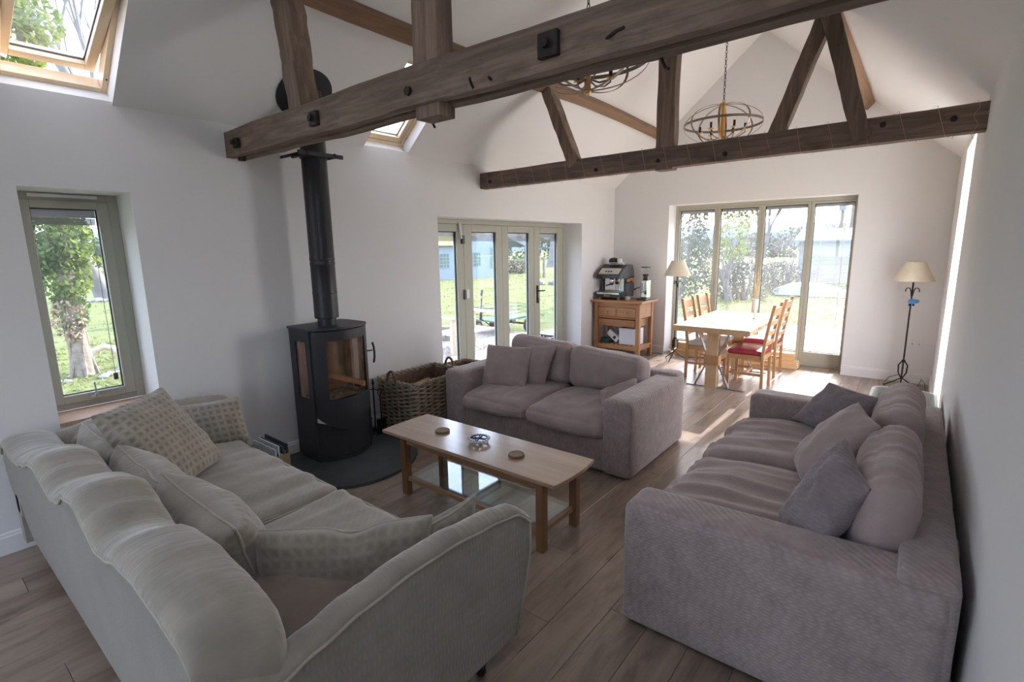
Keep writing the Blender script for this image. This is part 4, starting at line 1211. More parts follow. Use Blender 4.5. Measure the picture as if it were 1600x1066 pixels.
ym = (SY0 + SY1) / 2
G0, G1, GZ0, GZ1 = SY0 + .095, SY1 - .060, .555, 1.035
cut = lambda y: .285 + .145 * ((abs(y - ym) / ((SY1 - SY0) / 2)) ** 2.6)
dm = MB()
curved(dm, SY0 + .012, SY1 - .006, GZ1, 1.115, -.012, .004)
curved(dm, SY0 + .012, G0, GZ0, GZ1, -.012, .004, 4)
curved(dm, G1, SY1 - .006, GZ0, GZ1, -.012, .004, 4)
curved(dm, SY0 + .012, SY1 - .006, 0, GZ0, -.012, .004, 18, zfa=cut)
dr = dm.build('door', m_stove, st, smooth=30)
curved(MB(), G0, G1, GZ0, GZ1, -.009, -.005).build('door_glass', m_stoveglass, dr, smooth=30)
hm = MB()
hy = SY1 - .012
hm.tube([(frontx(hy) - .01, hy, .885), (frontx(hy) + .02, hy + .045, .885)], .006, 8)
hm.tube([(frontx(hy) + .02 - .002, hy + .050, .955), (frontx(hy) + .022, hy + .058, .92), (frontx(hy) + .024, hy + .062, .87), (frontx(hy) + .024, hy + .060, .82), (frontx(hy) + .02, hy + .052, .775)], .009, 8)
hm.build('door_handle', m_iron, dr, smooth=60)
curved(MB(), SY0 + .014, SY1 - .01, .06, .53, -.030, -.022).build('lower_panel', m_stove, st, smooth=30)
# pale crescents where the door skirt curves away
curved(MB(), SY0 + .016, SY0 + .17, 0, 0, -.021, -.019, 8, zfa=lambda y: min(cut(y), .375 - .35 * (y - SY0)), zfb=lambda y: cut(y) + .004).build('crescent_trim', m_trimw, st, smooth=30)
curved(MB(), SY1 - .15, SY1 - .012, 0, 0, -.021, -.019, 8, zfa=lambda y: min(cut(y), .375 - .35 * (SY1 - y)), zfb=lambda y: cut(y) + .004).build('crescent_trim', m_trimw, st, smooth=30)
fb = MB()
fb.box(SXB + .035, SXB + .055, SY0 + .03, SY1 - .03, .54, 1.06)
fb.box(SXB + .035, SXC - .02, SY0 + .03, SY1 - .03, .52, .545)
fb.box(SXB + .035, SXC - .02, SY0 + .03, SY1 - .03, 1.06, 1.08)
for yy in (SY0 + .02, SY1 - .036): fb.box(SXB + .035, SXB + .14, yy, yy + .016, .54, 1.06).box(SXB + .25, SXC - .02, yy, yy + .016, .54, 1.06)
fb.build('fire_brick_lining', m_firebrick, st)
ab = MB()
for k in range(26): ab.ball((random.uniform(SXB + .1, SXC + .03), random.uniform(SY0 + .07, SY1 - .07), .553), random.uniform(.012, .026), 5, .7)
ab.build('ash_bed', m_ash, st, kind='stuff', smooth=60)


def split_log(p, q, r, seed, label, group):
    p = Vector(p); q = Vector(q); rng = random.Random(seed)
    mb = MB(); d = (q - p).normalized(); a = d.cross(Vector((0.2, .3, 1))).normalized(); b = a.cross(d)
    secs = []
    pr = [(0, -.15 * r)] + [(r * math.cos(t) * rng.uniform(.9, 1.05), r * math.sin(t) * rng.uniform(.9, 1.05)) for t in [.15, .6, 1.1, 1.6, 2.1, 2.6, 3.0]]
    for i in range(5):
        o_ = p.lerp(q, i / 4); secs.append([o_ + a * (x * (1 + rng.uniform(-.05, .05))) + b * (y * (1 + rng.uniform(-.05, .05))) for x, y in pr])
    mb.loft(secs)
    return tag(mb.build('log', m_log, smooth=25), label, 'log', group)


split_log((-3.78, 2.15, .755), (-3.665, 2.53, .60), .045, 2, 'split log lying across the fire inside the stove', 'stove logs')
split_log((-3.90, 2.2, .56), (-3.86, 2.52, .60), .032, 3, 'smaller charred log at the back inside the stove', 'stove logs')

fp = thing('flue_pipe', 'tall black flue pipe rising from the stove to the sloping ceiling', 'flue', (-3.81, 2.33, 1.14))
px_, py_ = -3.81, 2.325
MB().lathe([(.074, 1.139), (.074, 1.205)], (px_, py_, 0), 28).build('stove_collar', m_pipe, fp, smooth=40)
MB().lathe([(.092, 1.20), (.096, 1.205), (.096, 1.40), (.098, 1.403), (.098, 1.415), (.096, 1.418), (.096, 1.63), (.0985, 1.635), (.0985, 1.65), (.096, 1.655), (.096, 1.67), (.0985, 1.675), (.0985, 1.685), (.096, 1.69), (.096, 2.95)], (px_, py_, 0), 32).build('pipe', m_pipe, fp, smooth=30)
cz = ZE + SL * (px_ - XL)
pc = Vector((px_ + .01, py_ - .04, cz + .008))
dd = []
t1_ = Vector((0, 1, 0)); t2_ = dL
dk = MB()
for off in (-.002, -.006):
    dk.v += [tuple(pc + nL * off + t1_ * (.215 * math.cos(2 * PI * k / 40)) + t2_ * (.215 * math.sin(2 * PI * k / 40))) for k in range(40)]
dk.f += [tuple(range(40)), tuple(range(79, 39, -1))] + [(k, (k + 1) % 40, 40 + (k + 1) % 40, 40 + k) for k in range(40)]
dk.build('ceiling_plate', m_stove, fp)
br = MB()
br.box(px_ - .115, px_ + .115, py_ - .125, py_ - .105, 2.46, 2.485).box(px_ - .115, px_ + .115, py_ + .105, py_ + .125, 2.46, 2.485)
br.box(XL + .002, px_ + .115, py_ - .125, py_ - .112, 2.475, 2.495).box(XL + .002, px_ + .115, py_ + .112, py_ + .125, 2.475, 2.495)
br.box(px_ + .098, px_ + .112, py_ - .19, py_ + .19, 2.46, 2.49)
br.lathe([(.098, 2.455), (.106, 2.455), (.106, 2.49), (.098, 2.49)], (px_, py_, 0), 28, cap=False)
br.build('support_bracket', m_stove, fp)

# companion set
cs = thing('fire_tool_stand', 'black iron fire tool stand with brush and shovel beside the log basket', 'fire tools', (-3.90, 2.80, .0))
cx_, cy_ = -3.905, 2.80
MB().lathe([(.075, .0285), (.07, .035), (.012, .045), (.008, .06)], (cx_, cy_, 0), 18).lathe([(.007, .05), (.007, .50), (.013, .51), (.010, .53), (.004, .56)], (cx_, cy_, 0), 8).build('stand', m_wrought, cs, smooth=50)
MB().tube([(cx_ - .05, cy_ - .04, .45), (cx_, cy_, .46), (cx_ + .05, cy_ + .03, .45)], .005, 6).build('hook_bar', m_wrought, cs)
for (dx, dy, nm) in ((-.05, -.045, 'brush'), (.055, .03, 'shovel')):
    b0 = (cx_ + dx, cy_ + dy)
    lp = [(b0[0], b0[1] + .022 * math.sin(t), .435 + .03 * math.cos(t)) for t in [k * PI / 5 for k in range(10)]]
    t_ = MB().tube(lp, .004, 6, closed=True).tube([(b0[0], b0[1], .41), (b0[0] + .003, b0[1], .18)], .0055, 6)
    if nm == 'brush': t_.box(b0[0] - .014, b0[0] + .018, b0[1] - .035, b0[1] + .035, .155, .185)
    else: t_.box(b0[0] - .004, b0[0] + .006, b0[1] - .05, b0[1] + .05, .045, .175).box(b0[0] - .004, b0[0] + .035, b0[1] - .05, b0[1] + .05, .17, .178)
    to = t_.build(nm, m_wrought, cs)
    if nm == 'brush': MB().box(b0[0] - .012, b0[0] + .016, b0[1] - .032, b0[1] + .032, .075, .157).build('bristles', m_black, to)

# ------------------------------------------------------------------ wicker log baskets
def wicker_basket(name, label, x0, x1, y0, y1, h, seed, handles=True):
    t = thing(name, label, 'basket', ((x0 + x1) / 2, (y0 + y1) / 2, 0), 'wicker log baskets')
    rng = random.Random(seed)
    def ring(f, r=.03):
        # rounded rectangle, f = height fraction; slight flare
        e = .018 * f
        a, b, c, d = x0 - e + .018, x1 + e - .018, y0 - e + .018, y1 + e - .018
        pts = []
        for (cx, cy, a0) in ((b - r, d - r, 0), (a + r, d - r, PI / 2), (a + r, c + r, PI), (b - r, c + r, 1.5 * PI)):
            for k in range(3): pts.append((cx + r * math.cos(a0 + k * PI / 4), cy + r * math.sin(a0 + k * PI / 4)))
        # resample
        out = []; per = 0; L = []
        for i in range(len(pts)):
            q = pts[(i + 1) % len(pts)]; l = math.hypot(q[0] - pts[i][0], q[1] - pts[i][1]); L.append(l); per += l
        n = 112; acc = 0; i = 0
        for k in range(n):
            s = per * k / n
            while acc + L[i] < s: acc += L[i]; i += 1
            u = (s - acc) / L[i]; p, q = pts[i], pts[(i + 1) % len(pts)]
            nx, ny = q[1] - p[1], -(q[0] - p[0]); ll = math.hypot(nx, ny)
            out.append((p[0] + (q[0] - p[0]) * u, p[1] + (q[1] - p[1]) * u, nx / ll, ny / ll))
        return out
    nrow = int(h / .0205)
    wv = MB()
    for rw in range(nrow):
        f = rw / nrow; z = .012 + f * (h - .03)
        rg = ring(f)
        pts = []
        for k, (x, y, nx, ny) in enumerate(rg):
            ph = math.cos(PI * (k / 4 + rw)) * .013 + rng.uniform(-.0015, .0015)
            pts.append((x + nx * ph, y + ny * ph, z + rng.uniform(-.0015, .0015)))
        wv.tube(pts, .0095, 5, closed=True)
    wv.build('weave', m_wicker, t, kind='stuff', smooth=70)
    sk_ = MB()
    r0, r1 = ring(0), ring(1)
    for k in range(0, 112, 4):
        a, b = r0[k], r1[k]; sk_.tube([(a[0], a[1], .004), (b[0], b[1], h + rng.uniform(-.012, .012))], .010, 6)
    sk_.build('stakes', m_wicker_dk, t, kind='stuff')
    for q in range(2):
        pts = [(x + nx * .004 * math.sin(k * 1.1 + q * PI), y + ny * .004 * math.sin(k * 1.1 + q * PI), h - .012 + .011 * math.cos(k * 1.1 + q * PI)) for k, (x, y, nx, ny) in enumerate(ring(1))]
        MB().tube(pts, .012, 6, closed=True).build('rim_plait', m_wicker, t, smooth=70)
    MB().box(x0 + .03, x1 - .03, y0 + .03, y1 - .03, .006, .02).build('base', m_wicker_dk, t)
    li = MB()
    li.box(x0 + .026, x0 + .030, y0 + .03, y1 - .03, .02, h - .03).box(x1 - .030, x1 - .026, y0 + .03, y1 - .03, .02, h - .03).box(x0 + .03, x1 - .03, y0 + .026, y0 + .030, .02, h - .03).box(x0 + .03, x1 - .03, y1 - .030, y1 - .026, .02, h - .03)
    li.build('inner_lining', m_wicker_dk, t)
    if handles:
        for yy in (y0 - .005, y1 + .005):
            for q in range(2):
                xm = (x0 + x1) / 2 - .03
                pts = [(xm + .062 * math.cos(a), yy + .006 * math.sin(a * 7 + q * PI), h - .02 + .105 * math.sin(a) + .004 * math.cos(a * 7 + q * PI)) for a in [PI * (k / 18) for k in range(19)]]
                MB().tube(pts, .0105, 7).build('handle', m_wicker_dk, t, smooth=70)
    return t


wicker_basket('log_basket', 'large rectangular wicker log basket with loop handles beside the stove', -4.045, -3.525, 2.955, 3.71, .525, 5)
wicker_basket('log_basket', 'second wicker basket behind the big log basket against the folding doors', -4.00, -3.55, 3.79, 4.15, .50, 9, False)
for k, (p, q, r) in enumerate((((-3.70, 3.02, .40), (-3.62, 3.26, .46), .065), ((-3.95, 3.05, .36), (-3.72, 3.30, .40), .06), ((-3.92, 3.3, .30), (-3.6, 3.5, .36), .065), ((-3.86, 3.1, .22), (-3.66, 3.5, .24), .07), ((-3.98, 3.25, .2), (-3.95, 3.6, .22), .055))):
    split_log(p, q, r, 20 + k, ['split log with orange cut face sticking out of the front of the basket', 'split log lying at the wall side of the big basket', 'split log across the middle of the big basket', 'lower split log under the others in the big basket', 'lower split log along the back of the big basket'][k], 'basket logs')

# magazine box
mg = thing('magazine_box', 'brown card box between the beige sofa and the hearth', 'box', (-3.60, 1.64, 0))
mx0, mx1, my0, my1 = -3.80, -3.43, 1.60, 1.715
m_ = MB()
m_.box(mx0, mx1, my0, my1, 0, .006).box(mx0, mx1, my0, my0 + .004, 0, .315).box(mx0, mx1, my1 - .004, my1, 0, .315).box(mx0, mx0 + .004, my0, my1, 0, .315).box(mx1 - .004, mx1, my0, my1, 0, .315)
m_.build('carton', m_card, mg)
for k in range(7):
    y = my0 + .012 + k * .0145; hh = [.36, .345, .375, .33, .365, .35, .38][k]
    o = MB().add([(mx0 + .02, y, .008), (mx1 - .02 - .006 * (k % 3), y, .008), (mx1 - .02 - .006 * (k % 3), y + .004, hh - .02 * (k % 2)), (mx0 + .02, y + .004, hh),
                  (mx0 + .02, y + .010, .008), (mx1 - .02, y + .010, .008), (mx1 - .02 - .006 * (k % 3), y + .014, hh - .02 * (k % 2)), (mx0 + .02, y + .014, hh)],
                 [(0, 1, 2, 3), (7, 6, 5, 4), (0, 4, 5, 1), (1, 5, 6, 2), (2, 6, 7, 3), (3, 7, 4, 0)]).build('magazine', [m_paper, m_paper2, m_paper, m_paper, m_paper2, m_paper3, m_paper2][k])
    tag(o, '%s magazine counted from the sofa side in the brown card box' % ['first pale', 'second dark', 'third pale', 'fourth pale', 'fifth dark', 'sixth rust brown', 'last dark'][k], 'magazine', 'magazines in the box')

# ------------------------------------------------------------------ dining table, chairs, vase
dt = thing('dining_table', 'thick pale oak trestle dining table with steel braces before the far glazing', 'table', (-1.86, 6.9, 0))
tx0, tx1, ty0, ty1 = -2.31, -1.41, 6.06, 7.74
tt = MB()
secs = []
for i in range(21):
    y = ty0 + (ty1 - ty0) * i / 20
    w0 = .010 * noise.noise(Vector((y * 2, 0, 1))); w1 = .014 * noise.noise(Vector((y * 2, 5, 1)))
    secs.append([(tx0 + w0 + .012, y, .715), (tx0 + w0, y, .73), (tx0 + w0 + .004, y, .776), (tx0 + w0 + .014, y, .783), (tx1 + w1 - .014, y, .783), (tx1 + w1 - .004, y, .776), (tx1 + w1, y, .73), (tx1 + w1 - .035, y, .715)])
tt.loft(secs).build('tabletop', m_din, dt, smooth=30)
for yy in (6.33, 7.46):
    MB().box(-1.955, -1.815, yy - .04, yy + .04, .0, .715).build('leg', m_din, dt, bevel=.004)
    MB().box(-1.975, -1.795, yy - .055, yy + .055, .29, .41).build('tenon_block', m_chair, dt, bevel=.006)
    MB().box(-2.18, -1.50, yy - .03, yy + .03, .0, .012).build('foot_bar', m_steel, dt)
    for (x0, z0, x1, z1) in ((-2.075, .715, -1.955, .40), (-1.69, .715, -1.815, .40), (-2.085, .012, -1.955, .30), (-1.68, .012, -1.815, .30)):
        MB().bar((x0, yy, z0), (x1, yy, z1), .012, .05, (0, 1, 0)).build('brace', m_steel, dt)
MB().box(-1.925, -1.845, 6.33, 7.46, .31, .39).build('stretcher', m_din, dt, bevel=.004)


def make_chair(label, pad, cat='chair'):
    t = thing('dining_chair', label, cat, (0, 0, 0), 'oak ladder back dining chairs')
    for s in (-1, 1):
        y = s * .195
        MB().bar((.185, y, 0), (.185, y, .425), .036, .036, (0, 1, 0)).build('leg', m_chair, t, bevel=.003)
        rb = MB()
        pts = [(-.205, 0), (-.200, .25), (-.195, .44), (-.215, .62), (-.250, .85), (-.290, 1.045)]
        secs = [[(x - .017, y - .018, z), (x + .017, y - .018, z), (x + .017, y + .018, z), (x - .017, y + .018, z)] for x, z in pts]
        rb.loft(secs).build('back_post', m_chair, t, bevel=.003)
        MB().box(-.185, .17, y - .010, y + .010, .18, .212).build('stretcher', m_chair, t)
        MB().box(-.18, .17, y - .012, y + .012, .375, .43).build('side_rail', m_chair, t)
    MB().box(.172, .196, -.18, .18, .375, .43).build('front_rail', m_chair, t)
    MB().box(-.207, -.183, -.18, .18, .375, .43).build('back_rail', m_chair, t)
    MB().box(-.012, .012, -.186, .186, .184, .208).build('cross_stretcher', m_chair, t)
    for (z, dz) in ((.58, .05), (.70, .052), (.825, .055), (.955, .085)):
        x = interp([(.44, -.195), (.62, -.215), (.85, -.250), (1.045, -.290)], z)
        secs = []
        for k in range(9):
            u = -1 + k / 4; cv = -.016 * (1 - u * u); z0, z1 = z - dz / 2, z + dz / 2 + (.012 * (1 - u * u) if z > .9 else .004 * (1 - u * u))
            tl = -.18
            secs.append([(x + cv - .007, u * .178, z0), (x + cv + .007, u * .178, z0), (x + cv + .007 + tl * dz, u * .178, z1), (x + cv - .007 + tl * dz, u * .178, z1)])
        MB().loft(secs).build('back_slat', m_chair, t, smooth=40)
    soft_box(MB(), -.19, .205, -.205, .205, .428, .482, .022, 8, top=.012).build('seat_pad', pad, t, smooth=60)
    return t


c0 = make_chair('oak ladder back chair with red seat on the right side, nearest the viewer', m_red)
c1 = copy_thing(c0, (-1.575, 7.47, 0), PI)
c1['label'] = 'oak ladder back chair with red seat on the right side, farther from the viewer'
c0.location = (-1.545, 6.65, 0); c0.rotation_euler = (0, 0, PI)
c2 = make_chair('oak ladder back chair with grey seat on the left side, nearest the viewer', m_greypad)
c3 = copy_thing(c2, (-2.14, 7.50, 0), 0)
c3['label'] = 'oak ladder back chair with grey seat on the left side, farther from the viewer'
c2.location = (-2.13, 6.88, 0)

vz = thing('vase', 'tall white flared vase on the far part of the dining table', 'vase', (-1.585, 7.05, .784))
vx, vy = -1.62, 7.12
MB().lathe([(.028, .784), (.030, .790), (.010, .80), (.010, .84), (.022, .88), (.034, .95), (.040, 1.04), (.036, 1.04), (.030, .95), (.012, .88)], (vx, vy, 0), 20, cap=False).build('vase_body', m_white, vz, smooth=60)
sp_ = MB()
for k in range(9):
    a = random.uniform(0, 6.28); r = random.uniform(.01, .05); h = random.uniform(.2, .36)
    p1 = (vx + .012 * math.cos(a), vy + .012 * math.sin(a), .90); p2 = (vx + r * math.cos(a), vy + r * math.sin(a), 1.04 + h)
    sp_.tube([p1, ((p1[0] * .6 + p2[0] * .4), (p1[1] * .6 + p2[1] * .4), 1.06), p2], .0025, 4)
    for q in range(10):
        f = .45 + .55 * q / 10; c_ = Vector(p1).lerp(Vector(p2), f)
        sp_.ball((c_.x + random.uniform(-.008, .008), c_.y + random.uniform(-.008, .008), c_.z), .0065, 4, 1.6)
tag(sp_.build('dried_stems', m_straw), 'bunch of golden dried seed stems standing in the white vase', 'dried flowers')

# stacked pine boards under the far glazing
sb_ = thing('board_stack', 'stack of pale pine boards with stepped ends under the far glazing', 'timber', (-2.05, 7.98, 0))
for (x0, x1, y0, y1, z0, z1) in ((-3.02, -1.20, 7.90, 8.10, .001, .052), (-2.98, -1.215, 7.91, 8.10, .053, .100), (-2.95, -1.27, 7.97, 8.10, .101, .152), (-2.95, -1.262, 7.975, 8.10, .153, .205)):
    MB().box(x0, x1, y0, y1, z0, z1).box(x1, x1 + .008, y0 + .01, y1 - .01, z0 + .012, z0 + .026).build('board', m_boards, sb_, bevel=.003)

# ------------------------------------------------------------------ floor lamps
def floor_lamp(label, x, y, toy=False):
    t = thing('floor_lamp', label, 'lamp', (x, y, 0), 'wrought iron floor lamps')
    sh = MB().lathe([(.195, 1.295), (.196, 1.300), (.092, 1.515), (.088, 1.515), (.190, 1.300)], (x, y, 0), 36, cap=False).build('lamp_shade', m_shade, t, smooth=60)
    MB().tube([(x + .195 * math.cos(a), y + .195 * math.sin(a), 1.297) for a in [2 * PI * k / 36 for k in range(36)]], .004, 5, closed=True).build('shade_rim', m_shade, sh, smooth=60)
    MB().tube([(x, y, .20), (x, y, 1.36)], .0085, 8).build('pole', m_wrought, t, smooth=60)
    MB().lathe([(.014, 1.33), (.016, 1.37), (.012, 1.38), (.028, 1.42), (.030, 1.45), (.012, 1.48)], (x, y, 0), 14).build('bulb_holder', m_white, t, smooth=60)
    for k in range(3):
        a = k * 2 * PI / 3 + .5
        d = (math.cos(a), math.sin(a))
        MB().tube([(x + d[0] * .008, y + d[1] * .008, 1.12), (x + d[0] * .012, y + d[1] * .012, 1.17), (x + d[0] * .03, y + d[1] * .03, 1.21), (x + d[0] * .055, y + d[1] * .055, 1.212), (x + d[0] * .072, y + d[1] * .072, 1.19), (x + d[0] * .074, y + d[1] * .074, 1.165)], .0055, 6).build('scroll_hook', m_wrought, t, smooth=60)
        MB().tube([(x + d[0] * .008, y + d[1] * .008, .35), (x + d[0] * .05, y + d[1] * .05, .29), (x + d[0] * .045, y + d[1] * .045, .20), (x + d[0] * .008, y + d[1] * .008, .135), (x + d[0] * .09, y + d[1] * .09, .075), (x + d[0] * .20, y + d[1] * .20, .006)], .008, 6).build('leg', m_wrought, t, smooth=60)
    MB().lathe([(.018, .33), (.020, .345), (.018, .36)], (x, y, 0), 10).build('collar', m_wrought, t)
    return t


floor_lamp('wrought iron tripod floor lamp with cream shade in the far right corner', -.035, 7.52)
floor_lamp('wrought iron tripod floor lamp with cream shade left of the far glazing', -2.83, 7.56)
ty_ = thing('hanging_toy', 'small sky blue soft toy tied to the right floor lamp pole', 'toy', (-.03, 7.49, 1.0))
soft_box(MB(), -.062, .012, 7.485, 7.525 - .02, 1.03, 1.085, .012, 5).build('body', m_bluetoy, ty_, smooth=60)
MB().ball((.022, 7.495, 1.062), .020, 8).build('head', m_bluetoy, ty_, smooth=60)
for (dx, dz) in ((-.045, -.02), (-.01, -.02)): MB().ball((dx, 7.495, 1.03 + dz + .008), .012, 6).build('foot', m_blue, ty_, smooth=60)
MB().tube([(-.045 + .0, 7.502, 1.07), (-.035, 7.511, 1.10)], .003, 5).build('loop', m_bluetoy, ty_)
tag(MB().tube([(.0, 7.56, .02), (.07, 7.50, .008), (.13, 7.55, .06), (.155, 7.62, .13), (.19, 7.60, .08), (.20, 7.52, .008), (.12, 7.42, .006), (-.03, 7.40, .006), (-.16, 7.50, .006), (-.21, 7.6, .02), (-.16, 7.66, .10), (-.08, 7.62, .15), (-.035, 7.545, .16)], .004, 5).build('power_cord', m_black, smooth=60), 'black power cord looping on the floor under the right lamp', 'cord')
tag(MB().tube([(-2.83, 7.60, .04), (-2.92, 7.58, .16), (-2.99, 7.54, .12), (-2.98, 7.45, .006), (-3.05, 7.30, .006), (-3.12, 7.15, .006), (-3.15, 7.02, .006)], .004, 5).build('power_cord', m_white, smooth=60), 'pale power cord trailing from the left lamp towards the sideboard', 'cord')

# ------------------------------------------------------------------ pine sideboard with coffee things
sd = thing('sideboard', 'orange pine kitchen trolley with two drawers and slatted shelf in the far left corner', 'sideboard', (-3.66, 7.45, 0))
MB().box(-4.075, -3.20, 7.15, 7.78, .875, .908).build('worktop', m_pine, sd, bevel=.006)
PX0, PX1, PY0, PY1 = -4.03, -3.255, 7.205, 7.72
for px in (PX0, PX1 - .062):
    for py in (PY0, PY1 - .062):
        MB().box(px, px + .062, py, py + .062, 0, .875).build('leg', m_pine_v, sd, bevel=.004)
MB().box(PX0 + .062, PX1 - .062, PY0 + .012, PY0 + .032, .80, .875).build('front_rail', m_pine, sd, bevel=.002)
for px in (PX0 + .010, PX1 - .030):
    MB().box(px, px + .020, PY0 + .062, PY1 - .062, .64, .875).build('side_panel', m_pine_v, sd, bevel=.002)
MB().box(PX0 + .062, PX1 - .062, PY1 - .04, PY1 - .02, .64, .875).build('back_panel', m_pine, sd)
xm_ = (PX0 + PX1) / 2
MB().box(PX0 + .062, PX1 - .062, PY0 + .012, PY0 + .032, .625, .645).build('drawer_rail', m_pine, sd)
MB().box(xm_ - .012, xm_ + .012, PY0 + .012, PY0 + .032, .645, .80).build('divider', m_pine, sd)
for (a, b) in ((PX0 + .066, xm_ - .014), (xm_ + .014, PX1 - .066)):
    dw = MB().box(a, b, PY0 + .004, PY0 + .030, .652, .795).build('drawer', m_pine, sd, bevel=.004)
    MB().lathe([(.009, PY0 + .006), (.009, PY0 - .010), (.019, PY0 - .018), (.019, PY0 - .026), (.010, PY0 - .033)][::-1], ((a + b) / 2, 0, .724), 14, 'y').build('knob', m_chair, dw, smooth=50)
for k in range(5):
    MB().box(PX0 + .078, PX1 - .078, PY0 - .002 + .004 * (k % 2), PY0 + .40, .505 + k * .021, .524 + k * .021).build('tray_slat', m_pine, sd, bevel=.004)
for (a, b) in ((PX0 + .070, PX0 + .080), (PX1 - .080, PX1 - .070)):
    MB().box(a, b, PY0 + .01, PY0 + .42, .495, .612).build('tray_end', m_pine, sd, bevel=.003)
MB().box(PX0 + .062, PX1 - .062, PY0 + .014, PY0 + .036, .135, .20).build('shelf_rail', m_pine, sd, bevel=.003)
MB().box(PX0 + .062, PX1 - .062, PY1 - .036, PY1 - .014, .135, .20).build('shelf_rail', m_pine, sd, bevel=.003)
for px in (PX0 + .014, PX1 - .036):
    MB().box(px, px + .022, PY0 + .062, PY1 - .062, .135, .20).build('shelf_rail', m_pine_v, sd, bevel=.003)
for k in range(10):
    xx = PX0 + .045 + k * .0755
    MB().box(xx, xx + .055, PY0 + .036, PY1 - .036, .192, .21).build('shelf_slat', m_pine, sd, bevel=.002)

# things on the slatted shelf
bx = thing('white_carton', 'white card box with dark printed mark on the slatted shelf', 'box', (-3.50, 7.42, .211))
MB().box(-3.63, -3.335, 7.29, 7.55, .212, .47).build('carton', m_boxw, bx, bevel=.004)
MB().box(-3.3345, -3.334, 7.36, 7.42, .25, .30).build('printed_mark', m_black, bx)
MB().box(-3.615, -3.35, 7.31, 7.53, .470, .474).build('lid_flap', m_grey, bx)
rl = thing('paper_roll_pack', 'white paper pack leaning aslant beside the white box', 'packet', (-3.77, 7.38, .211))
rq = tilt_rot((-3.75, 7.38, .225), math.radians(38), 'Y')
soft_box(MB(), -3.93, -3.70, 7.32, 7.42, .245, .355, .022, 6, rot=rq).build('wrapper', m_boxw, rl, smooth=60)
MB().add([rq(Vector(p)) for p in ((-3.80, 7.3185, .275), (-3.755, 7.3185, .275), (-3.755, 7.3185, .325), (-3.80, 7.3185, .325))], [(0, 1, 2, 3)]).build('printed_mark', m_black, rl)
gt = MB().lathe([(.001, .212), (.085, .212), (.092, .222), (.092, .252), (.096, .254), (.096, .268), (.09, .274), (.001, .276)], (-3.885, 7.37, 0), 24).build('round_tin', m_green, smooth=50)
tag(gt, 'flat round dark green tin at the left end of the slatted shelf', 'tin')
jr = thing('storage_jar', 'clear glass jar standing at the back of the slatted shelf', 'jar', (-3.76, 7.60, .211))
MB().lathe([(.06, .212), (.065, .22), (.065, .42), (.05, .44), (.05, .455)], (-3.76, 7.60, 0), 20, cap=False).build('jar_body', m_clear, jr, smooth=60)
MB().lathe([(.054, .455), (.056, .46), (.056, .475), (.001, .48)], (-3.76, 7.60, 0), 20).build('lid', m_chrome, jr, smooth=60)
MB().lathe([(.001, .215), (.060, .216), (.060, .36), (.001, .362)], (-3.76, 7.60, 0), 16).build('jar_contents', m_card, jr, smooth=60)

# espresso machine
em = thing('espresso_machine', 'black and grey espresso machine with chrome group on the sideboard', 'coffee machine', (-3.77, 7.45, .909))
ex0, ex1 = -4.03, -3.60
zb = .909
for (fx, fy) in ((ex0 + .05, 7.28), (ex1 - .05, 7.28), (ex0 + .05, 7.66), (ex1 - .05, 7.66)):
    MB().lathe([(.020, zb), (.024, zb + .028)], (fx, fy, 0), 12).build('foot', m_chrome, em)
dt_ = MB().box(ex0, ex1, 7.24, 7.48, zb + .028, zb + .12).build('drip_tray', m_black, em, bevel=.010)
MB().box(ex0 + .02, ex1 - .02, 7.236, 7.241, zb + .088, zb + .112).build('tray_edge', m_chrome, dt_)
MB().box(ex0 + .02, ex1 - .02, 7.26, 7.46, zb + .119, zb + .124).build('tray_grid', m_steel, dt_)
# illegible gilt script on the tray front
sc_ = MB()
pts = [(ex0 + .15 + .11 * k / 30, 7.237, zb + .062 + .013 * math.sin(k * 1.05) * (1.3 if k < 4 else .8)) for k in range(31)]
sc_.tube(pts, .0028, 4)
sc_.build('gilt_script', m_gold, dt_)
prof = [(7.46, zb + .03), (7.70, zb + .03), (7.73, zb + .20), (7.72, zb + .42), (7.66, zb + .53), (7.50, zb + .54), (7.34, zb + .46), (7.25, zb + .40), (7.24, zb + .335), (7.46, zb + .335)]
MB().prism_x(prof, ex0 + .02, ex1 - .02).build('body', m_black, em, bevel=.008)
for (a, b) in ((ex0, ex0 + .022), (ex1 - .022, ex1)):
    MB().prism_x([(7.44, zb + .03), (7.71, zb + .03), (7.74, zb + .20), (7.73, zb + .24), (7.62, zb + .27), (7.44, zb + .24)], a, b).build('side_cheek', m_grey, em, bevel=.006)
    MB().prism_x([(7.50, zb + .265), (7.62, zb + .282), (7.735, zb + .255), (7.732, zb + .315), (7.60, zb + .335), (7.46, zb + .30)], a + .002, b - .001).build('wood_strip', m_pine, em, bevel=.003)
    MB().prism_x([(7.46, zb + .325), (7.60, zb + .345), (7.73, zb + .325), (7.72, zb + .43), (7.66, zb + .54), (7.50, zb + .55), (7.33, zb + .47), (7.235, zb + .41), (7.23, zb + .33)], a, b).build('side_cheek', m_grey, em, bevel=.006)
MB().add([(ex0 + .04, 7.247, zb + .415), (ex1 - .04, 7.247, zb + .415), (ex1 - .04, 7.36, zb + .490), (ex0 + .04, 7.36, zb + .490), (ex0 + .04, 7.252, zb + .400), (ex1 - .04, 7.252, zb + .400), (ex1 - .04, 7.365, zb + .475), (ex0 + .04, 7.365, zb + .475)],
         [(0, 1, 2, 3), (7, 6, 5, 4), (0, 4, 5, 1), (1, 5, 6, 2), (2, 6, 7, 3), (3, 7, 4, 0)]).build('control_panel', m_panel, em, bevel=.003)
